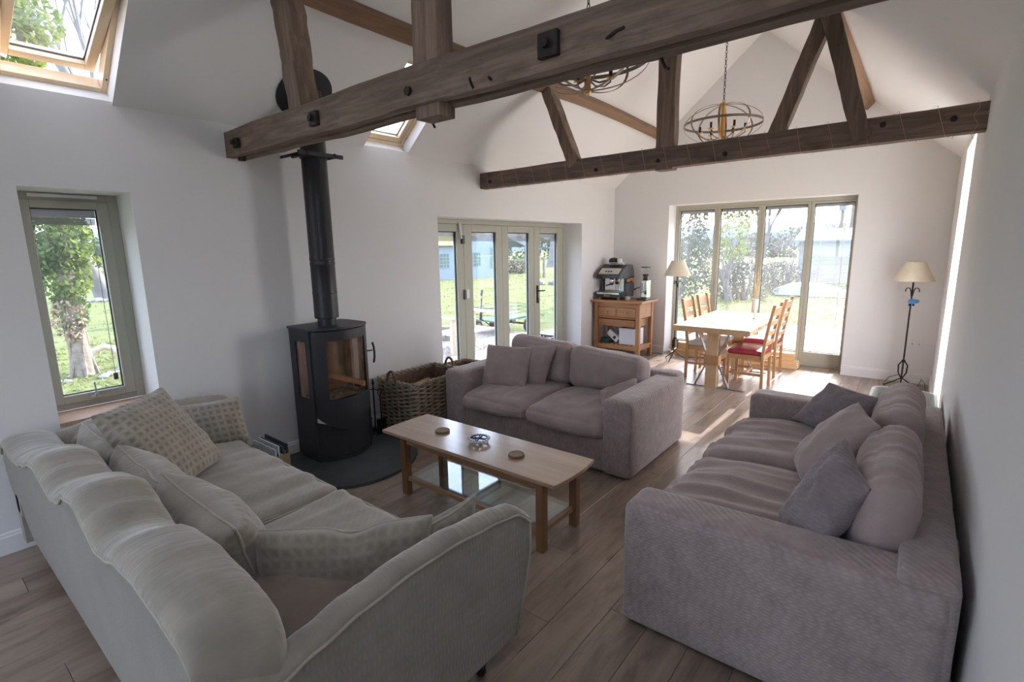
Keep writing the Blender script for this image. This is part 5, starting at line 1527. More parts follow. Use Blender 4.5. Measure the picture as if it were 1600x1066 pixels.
for k in range(3):
    MB().add([(ex0 + .14 + k * .045 + a, 7.27 + b * .6, zb + .4335 + b * .42) for a, b in ((0, 0), (.032, 0), (.032, .045), (0, .045))], [(0, 1, 2, 3)]).build('button', m_black, em)
MB().box(ex0 + .05, ex1 - .05, 7.455, 7.459, zb + .13, zb + .335).build('splash_panel', m_chrome, em)
MB().lathe([(.036, zb + .255), (.040, zb + .26), (.040, zb + .30), (.030, zb + .335)], ((ex0 + ex1) / 2, 7.36, 0), 20).build('group_head', m_chrome, em, smooth=50)
MB().lathe([(.030, zb + .225), (.036, zb + .255)], ((ex0 + ex1) / 2, 7.36, 0), 16).tube([((ex0 + ex1) / 2, 7.34, zb + .24), ((ex0 + ex1) / 2 - .02, 7.22, zb + .225)], .012, 8).build('filter_holder', m_black, em, smooth=50)
MB().tube([(ex1 - .06, 7.40, zb + .34), (ex1 - .045, 7.33, zb + .31), (ex1 - .035, 7.28, zb + .22), (ex1 - .03, 7.27, zb + .16)], .006, 6).build('steam_wand', m_chrome, em, smooth=60)
MB().lathe([(.028, 7.222), (.028, 7.238)], (ex0 + .055, 0, zb + .365), 14, 'y').build('knob', m_black, em)
tr_ = MB()
for k in range(3): tr_.tube([(ex0 + .05, 7.42 + k * .1, zb + .56), (ex1 - .05, 7.42 + k * .1, zb + .56)], .004, 5)
tr_.tube([(ex0 + .03, 7.40, zb + .54), (ex0 + .03, 7.40, zb + .575), (ex1 - .03, 7.40, zb + .575), (ex1 - .03, 7.40, zb + .54)], .004, 5)
tr_.build('cup_rail', m_chrome, em)
cp = MB().lathe([(.045, zb + .545), (.078, zb + .56), (.085, zb + .60), (.07, zb + .635), (.03, zb + .65), (.001, zb + .652)], (-3.88, 7.55, 0), 18).build('cup_cover', m_black, em, smooth=60)
tag(MB().lathe([(.026, zb + .565), (.036, zb + .58), (.040, zb + .63), (.036, zb + .632), (.034, zb + .585), (.01, zb + .57)], (-3.755, 7.50, 0), 18).build('cup', m_white, smooth=60), 'white cup upside on top of the espresso machine', 'cup', 'coffee cups')
tag(MB().lathe([(.030, zb), (.045, zb + .012), (.042, zb + .052), (.038, zb + .054), (.030, zb + .012)], (-3.53, 7.36, 0), 18).build('cup', m_panel, smooth=60), 'small beige dish on the sideboard beside the espresso machine', 'dish', 'coffee cups')

# grinder
gr = thing('coffee_grinder', 'chrome coffee grinder with clear bean hopper on the right of the sideboard', 'coffee grinder', (-3.31, 7.50, .909))
gx, gy = -3.315, 7.50
MB().box(gx - .085, gx + .075, gy - .12, gy + .10, zb, zb + .030).build('base_tray', m_black, gr, bevel=.006)
MB().box(gx - .048, gx + .062, gy - .05, gy + .09, zb + .030, zb + .305).build('body', m_chrome, gr, bevel=.018, seg=3)
MB().lathe([(.050, zb + .30), (.042, zb + .32), (.036, zb + .345)], (gx + .005, gy + .01, 0), 20).build('neck', m_black, gr, smooth=60)
MB().lathe([(.034, zb + .345), (.044, zb + .37), (.066, zb + .44), (.070, zb + .50)], (gx + .005, gy + .01, 0), 24, cap=False).build('hopper', m_clear, gr, smooth=60)
MB().lathe([(.032, zb + .347), (.042, zb + .372), (.052, zb + .40), (.001, zb + .405)], (gx + .005, gy + .01, 0), 20).build('beans', m_coffee, gr, smooth=60)
MB().lathe([(.073, zb + .498), (.073, zb + .512), (.001, zb + .516)], (gx + .005, gy + .01, 0), 24).build('hopper_lid', m_black, gr, smooth=60)
MB().lathe([(.034, zb + .155), (.036, zb + .27)], (gx - .0, gy - .085, 0), 18).build('dosing_chamber', m_steel, gr, smooth=60)
MB().tube([(gx - .03, gy - .08, zb + .20), (gx - .085, gy - .10, zb + .19), (gx - .115, gy - .10, zb + .17)], .008, 8).ball((gx - .118, gy - .10, zb + .168), .016, 8).build('lever', m_black, gr, smooth=60)
MB().tube([(gx - .03, gy - .10, zb + .13), (gx + .0, gy - .13, zb + .13), (gx + .03, gy - .10, zb + .13)], .006, 6).box(gx - .03, gx + .03, gy - .055, gy - .05, zb + .12, zb + .14).build('fork', m_steel, gr)
MB().box(gx + .018, gx + .05, gy - .0515, gy - .049, zb + .09, zb + .15).build('switch', m_black, gr)

# ------------------------------------------------------------------ sockets and switches
def socket(name, label, ax, c, w, h):
    if ax == 'y':
        t = thing(name, label, 'socket', (c[0], YF, c[1]))
        MB().box(c[0] - w / 2, c[0] + w / 2, YF - .010, YF, c[1] - h / 2, c[1] + h / 2).build('face_plate', m_trimw, t, bevel=.003)
        for s in (-1, 1):
            MB().box(c[0] + s * .035 - .012, c[0] + s * .035 + .012, YF - .013, YF - .0102, c[1] + .012, c[1] + .028).build('rocker', m_white, t)
            MB().box(c[0] + s * .033 - .006, c[0] + s * .033 + .006, YF - .0108, YF - .0101, c[1] - .022, c[1] - .010).build('pin_hole', m_grey, t)
    else:
        t = thing(name, label, 'socket', (XR, c[0], c[1]))
        MB().box(XR - .012, XR, c[0] - w / 2, c[0] + w / 2, c[1] - h / 2, c[1] + h / 2).build('face_plate', m_trimw, t, bevel=.003)
        MB().box(XR - .016, XR - .0122, c[0] - .02, c[0] + .02, c[1] - .018, c[1] + .018).build('rocker', m_white, t)


socket('wall_socket', 'white double socket on the far wall behind the right lamp', 'y', (.06, .51), .146, .086)
socket('light_switch', 'white switch on the right wall beyond the tall narrow opening', 'x', (7.12, 1.19), .086, .086)
socket('wall_socket', 'white socket low on the right wall behind the long sofa', 'x', (2.68, .44), .146, .086)

# pale tub behind the far end of the long sofa
tb = thing('storage_tub', 'pale rounded plastic tub behind the far end of the long sofa', 'tub', (-.0, 4.85, 0))
def rr_ring(x0, x1, y0, y1, r, z, n=6):
    out = []
    for (cx, cy, a0) in ((x1 - r, y1 - r, 0), (x0 + r, y1 - r, PI / 2), (x0 + r, y0 + r, PI), (x1 - r, y0 + r, 1.5 * PI)):
        for k in range(n + 1): out.append((cx + r * math.cos(a0 + k * PI / 2 / n), cy + r * math.sin(a0 + k * PI / 2 / n), z))
    return out


U0 = (-.205, .205, 4.42, 5.30)
secs = [rr_ring(U0[0] + .04, U0[1] - .04, U0[2] + .04, U0[3] - .04, .08, .0), rr_ring(*U0, .10, .50), rr_ring(U0[0] - .012, U0[1] + .012, U0[2] - .012, U0[3] + .012, .11, .505), rr_ring(U0[0] - .012, U0[1] + .012, U0[2] - .012, U0[3] + .012, .11, .522),
        rr_ring(U0[0] + .008, U0[1] - .008, U0[2] + .008, U0[3] - .008, .09, .522), rr_ring(U0[0] + .012, U0[1] - .012, U0[2] + .012, U0[3] - .012, .09, .49), rr_ring(U0[0] + .05, U0[1] - .05, U0[2] + .05, U0[3] - .05, .07, .012)]
MB().loft(secs).build('tub_body', m_tub, tb, smooth=50)
MB().tube([(-.10, 5.29, .512), (-.08, 5.315, .535), (.08, 5.315, .535), (.10, 5.29, .512)], .007, 6).build('handle', m_trimw, tb, smooth=60)

# ------------------------------------------------------------------ chandeliers
def strap(mb, pts, w, th, up_fn):
    """flat metal band along pts; up_fn gives the width direction"""
    n = len(pts); secs = []
    for i in range(n):
        t = (Vector(pts[(i + 1) % n]) - Vector(pts[i - 1])).normalized()
        wd = Vector(up_fn(i)).normalized(); nn = t.cross(wd).normalized()
        p = Vector(pts[i])
        secs.append([p + wd * w / 2 + nn * th / 2, p - wd * w / 2 + nn * th / 2, p - wd * w / 2 - nn * th / 2, p + wd * w / 2 - nn * th / 2])
    secs.append(secs[0])
    return mb.loft(secs, cap=False)


def chandelier(label, x, y, zc, R=.415, Hh=.205, phase=0.2):
    t = thing('chandelier', label, 'chandelier', (x, y, zc - Hh), 'cage chandeliers')
    n = 48
    for (dz, rr) in ((.0, R),):
        pts = [(x + rr * math.cos(2 * PI * k / n), y + rr * math.sin(2 * PI * k / n), zc + dz) for k in range(n)]
        strap(MB(), pts, .026, .003, lambda i: (0, 0, 1)).build('equator_band', m_bronze, t, smooth=40)
    for q in range(4):
        a = q * PI / 4 + phase; d = Vector((math.cos(a), math.sin(a), 0)); e = Vector((-d.y, d.x, 0))
        pts = [Vector((x, y, zc)) + d * (R * math.cos(2 * PI * k / n)) + Vector((0, 0, Hh * math.sin(2 * PI * k / n))) for k in range(n)]
        strap(MB(), pts, .022, .003, lambda i: e).build('meridian_band', m_bronze if q % 2 else m_copper, t, smooth=40)
    MB().lathe([(.018, zc - Hh - .018), (.026, zc - Hh - .008), (.026, zc - Hh + .01), (.022, zc - Hh + .02), (.022, zc + Hh - .02), (.030, zc + Hh), (.018, zc + Hh + .03)], (x, y, 0), 16).build('column', m_gold, t, smooth=50)
    for q in range(6):
        a = q * PI / 3 + .3; d = (math.cos(a), math.sin(a)); r = .235
        zz = zc - .085
        am = MB().tube([(x + d[0] * .02, y + d[1] * .02, zz - .05), (x + d[0] * .08, y + d[1] * .08, zz - .075), (x + d[0] * .17, y + d[1] * .17, zz - .062), (x + d[0] * r, y + d[1] * r, zz - .02), (x + d[0] * r, y + d[1] * r, zz)], .006, 6).build('arm', m_bronze, t, smooth=60)
        MB().lathe([(.010, zz), (.032, zz + .006), (.034, zz + .010), (.012, zz + .012)], (x + d[0] * r, y + d[1] * r, 0), 12).build('candle_dish', m_gold, am, smooth=50)
        MB().lathe([(.013, zz + .010), (.013, zz + .075)], (x + d[0] * r, y + d[1] * r, 0), 10).build('candle_socket', m_iron, am, smooth=50)
    ch = MB(); z = zc + Hh + .02; k = 0
    while z < ZR - .03:
        c_ = Vector((x, y, z + .019)); ax = (Vector((1, 0, 0)), Vector((0, 1, 0)))[k % 2]
        ch.tube([c_ + ax * (.0095 * math.cos(a)) + Vector((0, 0, .022 * math.sin(a))) for a in [2 * PI * j / 10 for j in range(10)]], .0032, 5, closed=True)
        z += .036; k += 1
    ch.build('chain', m_iron, t, smooth=60)
    MB().lathe([(.012, ZR - .06), (.05, ZR - .045), (.06, ZR - .02), (.06, ZR + .0)], (x, y, 0), 18).build('ceiling_rose', m_iron, t, smooth=50)


chandelier('oval cage chandelier hanging beyond the farther truss before the gable', -1.895, 6.24, 3.075)
chandelier('oval cage chandelier hanging between the trusses, mostly hidden by the near tie beam', -1.895, 3.25, 2.995, phase=.55)

# ------------------------------------------------------------------ outdoors
GZ = -0.16
rg = random.Random(11)


def ground_z(x, y):
    d = max(0.0, max(XL - 4 - x, y - 14.0, -12 - y, x - 8))
    k = min(1, d / 6)
    return GZ + k * (0.10 * noise.noise(Vector((x * .35, y * .35, 2))) + 0.18 * noise.noise(Vector((x * .09, y * .09, 7)))) + max(0, d - 30) * .006


gxs = [-160, -120, -90, -70, -55, -45] + [-40 + i * 1.0 for i in range(56)] + [18, 25, 40, 60]
gys = [-60, -40, -25, -15] + [-10 + i * 1.0 for i in range(56)] + [48, 52, 58, 66, 78, 95, 120, 160, 220]
gm = MB()
gm.v = [(x, y, ground_z(x, y)) for y in gys for x in gxs]
nx_ = len(gxs)
gm.f = [(j * nx_ + i, j * nx_ + i + 1, (j + 1) * nx_ + i + 1, (j + 1) * nx_ + i) for j in range(len(gys) - 1) for i in range(nx_ - 1)]
tag(gm.build('ground', m_lawn, smooth=180), 'rough green meadow around the house', 'ground', kind='structure')
pt = tag(MB().box(-7.7, XL - .47, 2.6, 9.0, GZ - .05, GZ + .03).build('gravel_terrace', m_gravel), 'pale gravel terrace outside the folding doors', 'terrace', kind='structure')
pt2 = tag(MB().box(-6.5, 3.0, 8.40, 13.2, GZ - .05, GZ + .03).build('gravel_yard', m_gravel), 'pale gravel yard outside the far glazing', 'terrace', kind='structure')
pb = MB()
for (x0, x1, y0, y1, n) in ((-7.6, -4.7, 4.5, 8.9, 1500), (-3.2, -.2, 8.5, 13, 1200)):
    for k in range(n):
        x, y, r = rg.uniform(x0, x1), rg.uniform(y0, y1), rg.uniform(.012, .03)
        a = rg.uniform(0, 6)
        vs = [(x + r * math.cos(a + k2 * PI / 2) * rg.uniform(.7, 1.2), y + r * math.sin(a + k2 * PI / 2) * rg.uniform(.7, 1.2), GZ + .028) for k2 in range(4)] + [(x, y, GZ + .03 + r * .8)]
        pb.add(vs, [(0, 1, 4), (1, 2, 4), (2, 3, 4), (3, 0, 4)])
tag(pb.build('pebbles', m_stone, smooth=180, recalc=False), 'loose pale pebbles scattered on the gravel outside', 'gravel', kind='stuff')

# grass blades on the lawn seen through the panes
gb = MB()
for (x0, x1, y0, y1, n, hh) in ((-13, -8.6, .3, 3.6, 2600, .055), (-24, -7.8, 8.5, 30, 6000, .06), (-9, 1.0, 13.2, 26, 7000, .08), (-26, -13, 1.5, 9, 1500, .06)):
    for k in range(n):
        x, y = rg.uniform(x0, x1), rg.uniform(y0, y1)
        if y > 18.5 and x < -20.5: continue
        z = ground_z(x, y); a = rg.uniform(0, PI); w = rg.uniform(.02, .05); h = hh * rg.uniform(.4, 1.1)
        dx, dy = math.cos(a) * w, math.sin(a) * w
        gb.v += [(x - dx, y - dy, z - .01), (x + dx, y + dy, z - .01), (x + rg.uniform(-.06, .06), y + rg.uniform(-.06, .06), z + h)]
        b = len(gb.v); gb.f.append((b - 3, b - 2, b - 1))
tag(gb.build('grass', m_blade, recalc=False), 'tufts of meadow grass growing outside the windows', 'grass', kind='stuff')


def leaf_cloud(mb, blobs, n, size, rng, flat=0.0):
    tot = sum(b[3] * b[4] * b[5] for b in blobs)
    for (cx, cy, cz, rx, ry, rz) in blobs:
        for k in range(int(n * rx * ry * rz / tot)):
            while True:
                p = Vector((rng.uniform(-1, 1), rng.uniform(-1, 1), rng.uniform(-1, 1)))
                if .12 < p.length < 1: break
            p = p.normalized() * (p.length ** .45)
            c = Vector((cx + p.x * rx, cy + p.y * ry, cz + p.z * rz))
            a = Vector((rng.gauss(0, 1), rng.gauss(0, 1), rng.gauss(0, 1))).normalized()
            b_ = a.cross(Vector((rng.gauss(0, 1), rng.gauss(0, 1), rng.gauss(0, 1)))).normalized()
            s = size * rng.uniform(.5, 1.25)
            i0 = len(mb.v)
            mb.v += [tuple(c - a * s), tuple(c - b_ * s * .6), tuple(c + a * s), tuple(c + b_ * s * .6)]
            mb.f.append((i0, i0 + 1, i0 + 2, i0 + 3))
    return mb


def branches(mb, p, d, length, r, depth, rng, spread=.55, upb=.12, n=6, minr=.004):
    pts = [p.copy()]; rr = [r]; seg = 4
    for i in range(seg):
        d = (d + Vector((rng.uniform(-.16, .16), rng.uniform(-.16, .16), rng.uniform(-.08, .16)))).normalized()
        p = p + d * (length / seg); pts.append(p.copy()); rr.append(max(minr, r * (1 - .45 * (i + 1) / seg)))
    mb.tube(pts, rr, n)
    if depth <= 0: return
    for k in range(rng.randint(2, 3) + (1 if depth > 2 else 0)):
        i = rng.randint(2, seg)
        nd = (d + Vector((rng.uniform(-1, 1), rng.uniform(-1, 1), rng.uniform(-.4, .8))) * spread + Vector((0, 0, upb))).normalized()
        branches(mb, pts[i], nd, length * rng.uniform(.55, .8), max(minr, rr[i] * .65), depth - 1, rng, spread, upb, max(3, n - 1), minr)


# ivy covered trunk outside the casement
it = thing('ivy_tree', 'ivy covered tree trunk close outside the left casement window', 'tree', (-10.3, 1.93, GZ))
tk = MB()
tp = [(-10.3, 1.93, GZ - .1), (-10.3, 1.93, .15), (-10.32, 1.92, .7), (-10.3, 1.90, 1.3), (-10.28, 1.88, 1.9), (-10.3, 1.90, 2.7), (-10.35, 1.93, 4.0), (-10.45, 1.95, 6.0)]
tk.tube(tp, [.16, .14, .12, .12, .12, .11, .10, .08], 12)
for k in range(5):
    a = k * 1.3; tk.tube([(-10.3 + .09 * math.cos(a), 1.93 + .09 * math.sin(a), .2), (-10.3 + .20 * math.cos(a), 1.93 + .20 * math.sin(a), GZ - .02)], [.05, .02], 6)
tk.build('trunk', m_bark, it, smooth=70)
iv = MB()
for k in range(5): 
    ph = k * 1.25
    iv.tube([(-10.3 + .135 * math.cos(ph + z * .8), 1.93 - .02 * z + .135 * math.sin(ph + z * .8), z) for z in [GZ + q * .12 for q in range(14)]], .012, 5)
iv.build('ivy_stem', m_bark, it)
r5 = random.Random(5)
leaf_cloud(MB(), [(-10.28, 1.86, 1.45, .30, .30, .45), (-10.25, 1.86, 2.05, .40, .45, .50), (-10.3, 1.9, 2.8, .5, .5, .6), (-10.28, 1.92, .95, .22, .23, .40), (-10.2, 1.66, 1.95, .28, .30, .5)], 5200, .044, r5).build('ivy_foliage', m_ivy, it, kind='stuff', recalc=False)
leaf_cloud(MB(), [(-10.1, 2.02, 1.95, .25, .28, .40), (-10.1, 1.95, 1.40, .20, .26, .32), (-10.1, 2.22, 1.66, .16, .18, .13)], 800, .044, r5).build('sunlit_tint_foliage', m_ivy2, it, kind='stuff', recalc=False)  # paler leaf colour carries the sunlight on part of the ivy
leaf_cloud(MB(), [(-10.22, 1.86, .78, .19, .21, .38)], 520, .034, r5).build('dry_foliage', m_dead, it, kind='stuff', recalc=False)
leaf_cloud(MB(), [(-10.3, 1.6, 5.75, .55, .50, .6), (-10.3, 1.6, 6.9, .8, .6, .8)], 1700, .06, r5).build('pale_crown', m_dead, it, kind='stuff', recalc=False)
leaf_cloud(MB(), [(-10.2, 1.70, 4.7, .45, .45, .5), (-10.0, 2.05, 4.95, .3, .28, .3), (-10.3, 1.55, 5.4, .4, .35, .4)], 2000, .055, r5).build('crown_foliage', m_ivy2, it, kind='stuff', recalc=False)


def bare_tree(label, x, y, h, r, seed, lean=(0, 0), depth=4, m=m_bark_far, spread=.55):
    t = thing('bare_tree', label, 'tree', (x, y, ground_z(x, y)))
    rng = random.Random(seed); mb = MB()
    branches(mb, Vector((x, y, ground_z(x, y) - .1)), Vector((lean[0], lean[1], 1)).normalized(), h * .45, r, depth, rng, spread, .2, 7, r * .05)
    mb.build('trunk_and_branches', m, t, smooth=70)
    return t


bare_tree('bare branched tree seen through the open roof window', -16.0, 4.2, 13.0, .17, 21, (0, -.02), 5)
bare_tree('bare tree seen through the half hidden roof window', -16.5, 9.6, 14.0, .17, 25, (0, .05), 5)
t2 = bare_tree('leaning dark trunked tree behind the ivy tree across the meadow', -27, 6.25, 8.0, .36, 22, (.03, -.14), 4)
leaf_cloud(MB(), [(-27, 5.6, 5.0, 2.2, 1.8, 1.6), (-28, 3.5, 5.4, 2.2, 2.0, 1.7)], 1800, .16, r5).build('foliage', m_ivy, t2, kind='stuff', recalc=False)
bare_tree('bare tree with blue grey trunk beyond the last folding door pane', -27.8, 41.0, 13.0, .42, 23, (0, .03), 4)
bare_tree('small bare tree beside the gable of the blue barn', -23.5, 31.0, 4.2, .12, 24, (0, 0), 4)
bare_tree('bare twisted tree beyond the second far pane', -5.55, 24.0, 6.5, .10, 26, (.10, 0), 4)
bare_tree('bare slender tree beyond the right far pane', -4.3, 38.0, 5.0, .09, 27, (0, 0), 4)


def bush(label, blobs, n, size, m, seed, stem=True, twigs=0):
    c = blobs[0]
    t = thing('bush', label, 'bush', (c[0], c[1], ground_z(c[0], c[1])))
    rng = random.Random(seed)
    if stem:
        mb = MB()
        for k in range(3 + twigs):
            branches(mb, Vector((c[0] + rng.uniform(-.3, .3) * c[3], c[1] + rng.uniform(-.2, .2), ground_z(c[0], c[1]))), Vector((rng.uniform(-.5, .5), rng.uniform(-.3, .3), 1)).normalized(), c[5] * 1.1, .06, 2, rng, .7, .1, 4, .012)
        mb.build('stems', m_bark_far, t)
    leaf_cloud(MB(), blobs, n, size, rng).build('foliage', m, t, kind='stuff', recalc=False)
    return t


bush('tall dense dark evergreen beyond the leftmost far pane', [(-6.75, 18.2, 2.1, .95, .9, 2.3), (-7.9, 18.6, 2.0, 1.0, .9, 2.1), (-6.4, 17.9, .9, .8, .7, 1.0)], 5200, .075, m_hedge, 31)
bush('pale green scrub tree beyond the second far pane', [(-5.15, 19.0, 2.2, .5, .6, 1.3), (-4.95, 19.3, 2.9, .45, .5, .6)], 900, .065, m_ivy2, 32, twigs=2)
bush('tangled brambles low beyond the second far pane', [(-5.0, 20.0, .35, 1.3, .8, .75), (-5.6, 19.6, .7, .8, .7, .9)], 2400, .06, m_twig, 33, twigs=3)
bush('brush pile of leaning twigs beyond the third far pane', [(-4.6, 24.3, .35, .9, .7, .65)], 900, .06, m_twig, 34, twigs=6)
bush('low scrub beyond the barn gable', [(-24, 30.5, .3, 2.2, 1.2, .5)], 900, .12, m_twig, 35)
for k, (x, y, l) in enumerate(((-60, 20, 'distant hedgerow left of the ivy tree'), (-48, 62, 'distant hedgerow behind the blue barn'), (-18, 78, 'distant hedgerow beyond the left far panes'), (2, 70, 'distant hedgerow beyond the right far pane'))):
    L = [(x + (i - 4) * (1.5 if k else .5) * 3 * (1 if k else .3), y + (0 if k else (i - 4) * 4.0), 1.2 + rg.uniform(-.3, .6), 3.0, 2.5, 1.6 + rg.uniform(0, 1.0)) for i in range(9)]
    t = thing('hedgerow', l, 'hedge', (x, y, ground_z(x, y)))
    leaf_cloud(MB(), L, 2600, .32, rg).build('foliage', m_hedge if k != 3 else m_twig, t, kind='stuff', recalc=False)
hm_ = MB()
hp = []
NS = 60
for i in range(NS + 1):
    a = math.radians(-100 + 160 * i / NS)
    R0 = 190; x, y = R0 * math.sin(a), R0 * math.cos(a)
    h = 7.5 + 4.0 * noise.noise(Vector((a * 3, 1, 1))) + 1.5 * noise.noise(Vector((a * 14, 4, 1))) + .8 * noise.noise(Vector((a * 45, 4, 1)))
    hp.append([(x * .93, y * .93, -1), (x, y, h), (x * 1.25, y * 1.25, h * .8), (x * 1.3, y * 1.3, -1)])
tag(hm_.loft(hp, closed=False, cap=False).build('hills', m_hill, smooth=60), 'low wooded hills along the horizon', 'hills', kind='structure')

ORD = 'first second third fourth fifth sixth seventh eighth ninth tenth eleventh twelfth thirteenth fourteenth'.split()
# stones and arching root outside the casement
def stone(x, y, r, seed, label, group):
    rng = random.Random(seed); mb = MB()
    prof = [(max(.001, r * math.sin(PI * i / 5)), -r * .6 * math.cos(PI * i / 5)) for i in range(6)]
    mb.lathe(prof, (x, y, ground_z(x, y) + r * .35), 8)
    mb.v = [(a + rng.uniform(-.12, .12) * r, b + rng.uniform(-.12, .12) * r, c + rng.uniform(-.08, .08) * r) for a, b, c in mb.v]
    tag(mb.build('stone', m_stone, smooth=50), label, 'stone', group)


for k in range(12):
    stone(-10.05 + .5 * rg.uniform(-1, 1) * .5, 1.45 + k * .105, rg.uniform(.05, .09), k, ORD[k] + ' pale stone from the left in the row at the foot of the ivy tree', 'stones by the ivy tree')
for k in range(14):
    stone(-26.2 + .12 * k + rg.uniform(-.1, .1), 5.2 + k * .16, rg.uniform(.12, .2), 40 + k, ORD[k] + ' stone from the left in the low ruined wall across the meadow', 'meadow wall stones')
for k in range(9):
    stone(-14.6 + rg.uniform(-.6, .6), 21.6 + rg.uniform(-.7, .7), rg.uniform(.2, .4), 70 + k, 'pale rubble stone in the heap beyond the last folding door pane', 'rubble heap stones')
tag(MB().tube([(-10.6, 2.10, GZ - .05), (-10.58, 2.10, .05), (-10.55, 2.16, .17), (-10.5, 2.28, .23), (-10.48, 2.40, .19), (-10.46, 2.47, .06), (-10.45, 2.48, GZ - .04)], [.06, .055, .05, .05, .05, .055, .06], 8).build('arched_root', m_paleoak, smooth=60), 'pale arched root beside the ivy tree', 'root')

# blue grey barn beyond the folding doors
bn = thing('barn', 'blue grey clad barn with slate roof beyond the folding doors', 'building', (-24, 24.5, -.1))
wb = MB()
wb.box(-28, -22.0, 23.5, 26.6, -.3, 2.75)
wb.build('wall', m_barn, bn)
MB().box(-27.5, -22.3, 19.8, 23.5, -.3, 1.92).build('low_wall', m_barn, bn)
MB().prism_y([(-27.9, 1.9), (-22.0, 1.9), (-22.0, 1.98), (-25, 3.3), (-27.9, 1.98)], 19.6, 23.5).build('low_roof', m_lichen, bn)
MB().prism_x([(26.6, -.3), (27.1, -.3), (27.1, 2.0), (26.6, 2.0)], -28, -23).build('return_wall', m_barn, bn)
MB().prism_x([(23.2, 2.72), (25.4, 2.9), (29.1, 1.75), (29.1, 1.95), (25.4, 4.9), (23.2, 4.6)], -28.3, -21.7).build('roof', m_barnroof, bn)
for (y0, y1, z0, z1, xx) in ((21.25, 22.0, .60, 1.42, -22.3), (23.85, 24.5, .60, 1.45, -22.0), (25.5, 26.1, .42, 1.75, -22.0)):
    f = MB().box(xx - .05, xx + .03, y0 - .05, y1 + .05, z0 - .05, z1 + .05).build('window', m_barn, bn)
    MB().box(xx + .02, xx + .035, y0, y1, z0, z1).build('pane', m_barnwin, f)
    gbm = MB()
    for q in (1, 2): gbm.box(xx + .03, xx + .045, y0 + (y1 - y0) * q / 3 - .02, y0 + (y1 - y0) * q / 3 + .02, z0, z1)
    for q in (1, 2, 3): gbm.box(xx + .03, xx + .045, y0, y1, z0 + (z1 - z0) * q / 4 - .015, z0 + (z1 - z0) * q / 4 + .015)
    gbm.build('glazing_bars', m_barn, f)

# garden cart
gc = thing('garden_cart', 'green four wheeled garden cart with mesh sides on the lawn edge', 'cart', (-7.3, 8.8, GZ))
MB().box(-7.62, -6.98, 8.25, 9.45, .16, .19).build('deck', m_cartgreen, gc)
sdm = MB()
for yy in (8.25, 9.45):
    for xx in (-7.62, -6.98): sdm.box(xx - .012, xx + .012, yy - .012, yy + .012, .19, .46)
for zz in (.30, .38, .455):
    for xx in (-7.62, -6.98): sdm.box(xx - .006, xx + .006, 8.25, 9.45, zz - .006, zz + .006)
    for yy in (8.25, 9.45): sdm.box(-7.62, -6.98, yy - .006, yy + .006, zz - .006, zz + .006)
sdm.build('side_rails', m_cartgreen, gc)
for (xx, yy) in ((-7.70, 8.42), (-6.90, 8.42), (-7.70, 9.28), (-6.90, 9.28)):
    wl = MB().lathe([(.05, xx - .045), (.125, xx - .045), (.155, xx - .03), (.155, xx + .03), (.125, xx + .045), (.05, xx + .045)], (0, yy, GZ + .155), 20, 'x').build('wheel', m_tyre, gc, smooth=40)
    MB().lathe([(.085, xx + .040), (.085, xx + .052), (.04, xx + .056)], (0, yy, GZ + .155), 16, 'x').build('hub', m_alu, wl, smooth=40)
MB().box(-7.6, -7.0, 8.40, 8.44, .0, .04).box(-7.6, -7.0, 9.26, 9.30, .0, .04).box(-7.32, -7.28, 8.4, 9.3, .03, .16).build('axle_frame', m_iron, gc)
MB().tube([(-7.3, 8.42, .05), (-7.3, 8.10, .25), (-7.3, 8.16, .82)], .014, 8).tube([(-7.3, 8.14, .74), (-7.3, 8.17, .86)], .026, 8).tube([(-7.3, 8.10, .22), (-7.3, 8.12, .42)], .03, 8).build('pull_handle', m_iron, gc)

# weathered timber garden chair/table, kerb, log, post, tarp, shed, poles
gt_ = thing('garden_bench', 'weathered pale timber garden armchair on the gravel terrace', 'garden seat', (-6.6, 6.9, GZ))
for (xx, yy, hh) in ((-6.35, 6.30, .50), (-6.95, 6.30, .50), (-6.30, 7.48, .50), (-6.95, 7.48, .56), (-6.6, 6.68, .40), (-6.62, 7.10, .46)):
    MB().box(xx - .04, xx + .04, yy - .04, yy + .04, GZ + .028, hh).build('leg', m_paleoak, gt_, bevel=.006)
for yy in (6.30, 7.48):
    MB().box(-7.0, -6.28, yy - .055, yy + .055, .50, .545).build('arm', m_paleoak, gt_, bevel=.01)
for k in range(5): MB().box(-6.93 + k * .13, -6.83 + k * .13, 6.32, 7.46, .20, .225).build('seat_slat', m_paleoak, gt_)
MB().box(-6.98, -6.93, 7.10, 7.46, .46, .52).build('back_rail', m_paleoak, gt_)
tag(MB().box(-7.82, -7.70, 4.0, 9.1, GZ - .02, GZ + .10).build('kerb_timber', m_bark), 'brown timber kerb between terrace and lawn', 'kerb')
tag(MB().lathe([(.14, -.18), (.16, -.1), (.15, .1), (.13, .16)], (-7.55, 7.35, .0), 12).build('log_block', m_bark, smooth=50), 'short upright log block on the terrace beside the garden seat', 'log')
tag(MB().box(-17.98, -17.88, 25.7, 25.8, -.2, 1.15).build('fence_post', m_bark), 'lone dark fence post in the meadow beyond the last folding door pane', 'post')
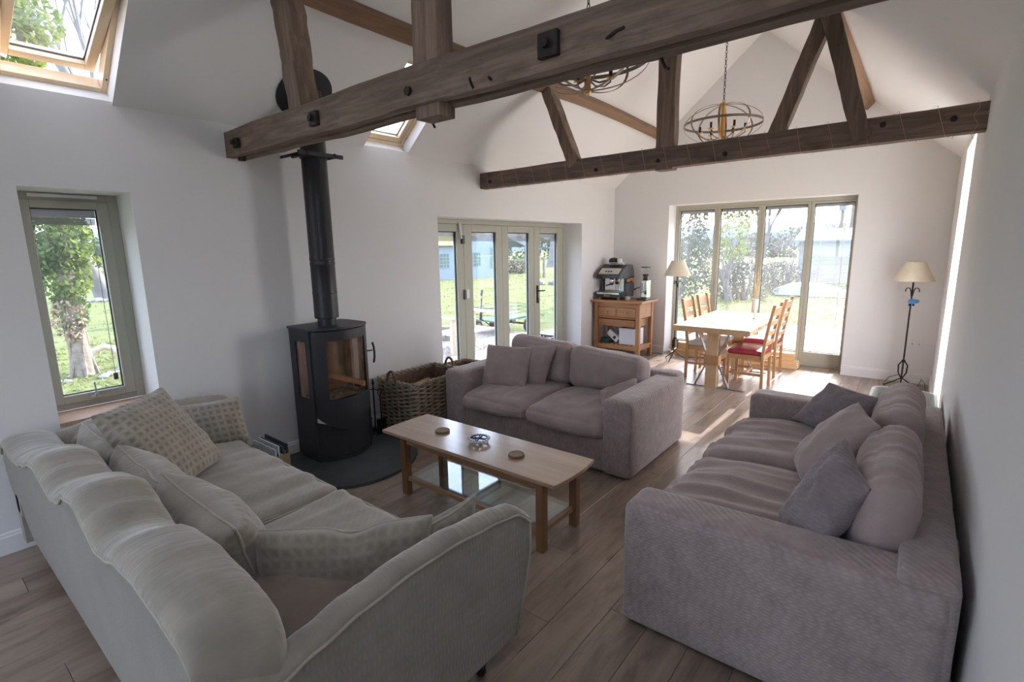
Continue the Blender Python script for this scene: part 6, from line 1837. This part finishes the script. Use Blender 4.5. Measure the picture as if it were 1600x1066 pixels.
for k in range(7):
    yy = 36 + k * 4.2; xx = -31 + k * 1.6
    tag(MB().box(xx - .05, xx + .05, yy - .05, yy + .05, -.2, 1.3).build('fence_post', m_bark), ORD[k] + ' grey post from the barn in the distant field fence', 'post', 'distant field fence posts')
tp_ = MB()
n = 16; secs = []
for i in range(n + 1):
    t = i / n; x = -4.35 + 3.1 * t
    hh = .42 * math.sin(PI * min(1, t * 1.2 + .08)) ** .6 if t < .76 else .34 + .03 * math.sin(t * 30)
    secs.append([(x, 22.0 - .3, GZ - .05), (x, 22.0 - .2 + .05 * noise.noise(Vector((x * 3, 1, 0))), GZ + hh * .7), (x, 22.5, GZ + hh + .05 * noise.noise(Vector((x * 4, 0, 0)))), (x, 23.2, GZ + hh * .7), (x, 23.4, GZ - .05)])
tag(tp_.loft(secs).build('tarpaulin', m_tarp, smooth=60), 'silver sheet covering a long low heap beyond the right far panes', 'tarpaulin')
sh = thing('shed', 'grey boarded field shed beyond the right far pane', 'shed', (-2.8, 28, GZ))
for k in range(9):
    MB().box(-4.6, -.9, 27.98, 28.03, GZ + .22 * k, GZ + .22 * k + .21).build('board', m_shed, sh)
MB().box(-4.6, -.9, 28.03, 29.5, GZ, GZ + 1.98).build('frame', m_shed, sh)
MB().prism_x([(27.7, GZ + 1.95), (29.6, GZ + 2.5), (29.6, GZ + 2.58), (27.7, GZ + 2.03)], -4.8, -.7).build('roof', m_barnroof, sh)
for (x, y, top_, lab, tr) in ((-3.4, 32, 3.9, 'utility pole carrying a transformer beyond the right far pane', True), (-3.05, 33, 3.7, 'thin second pole right of the utility pole', False)):
    po = thing('utility_pole', lab, 'pole', (x, y, GZ))
    MB().tube([(x, y, GZ - .1), (x, y, top_)], [.10, .075], 8).build('mast', m_pole, po)
    if tr:
        MB().box(x - .35, x + .35, y - .04, y + .04, top_ - .25, top_ - .15).build('cross_arm', m_pole, po)
        MB().lathe([(.14, top_ - .55), (.16, top_ - .5), (.16, top_ - .3)], (x, y - .2, 0), 10).build('transformer', m_barnroof, po)
        for dx in (-.3, 0, .3): MB().lathe([(.03, top_ - .15), (.045, top_ - .08), (.02, top_)], (x + dx, y, 0), 8).build('insulator', m_pole, po)
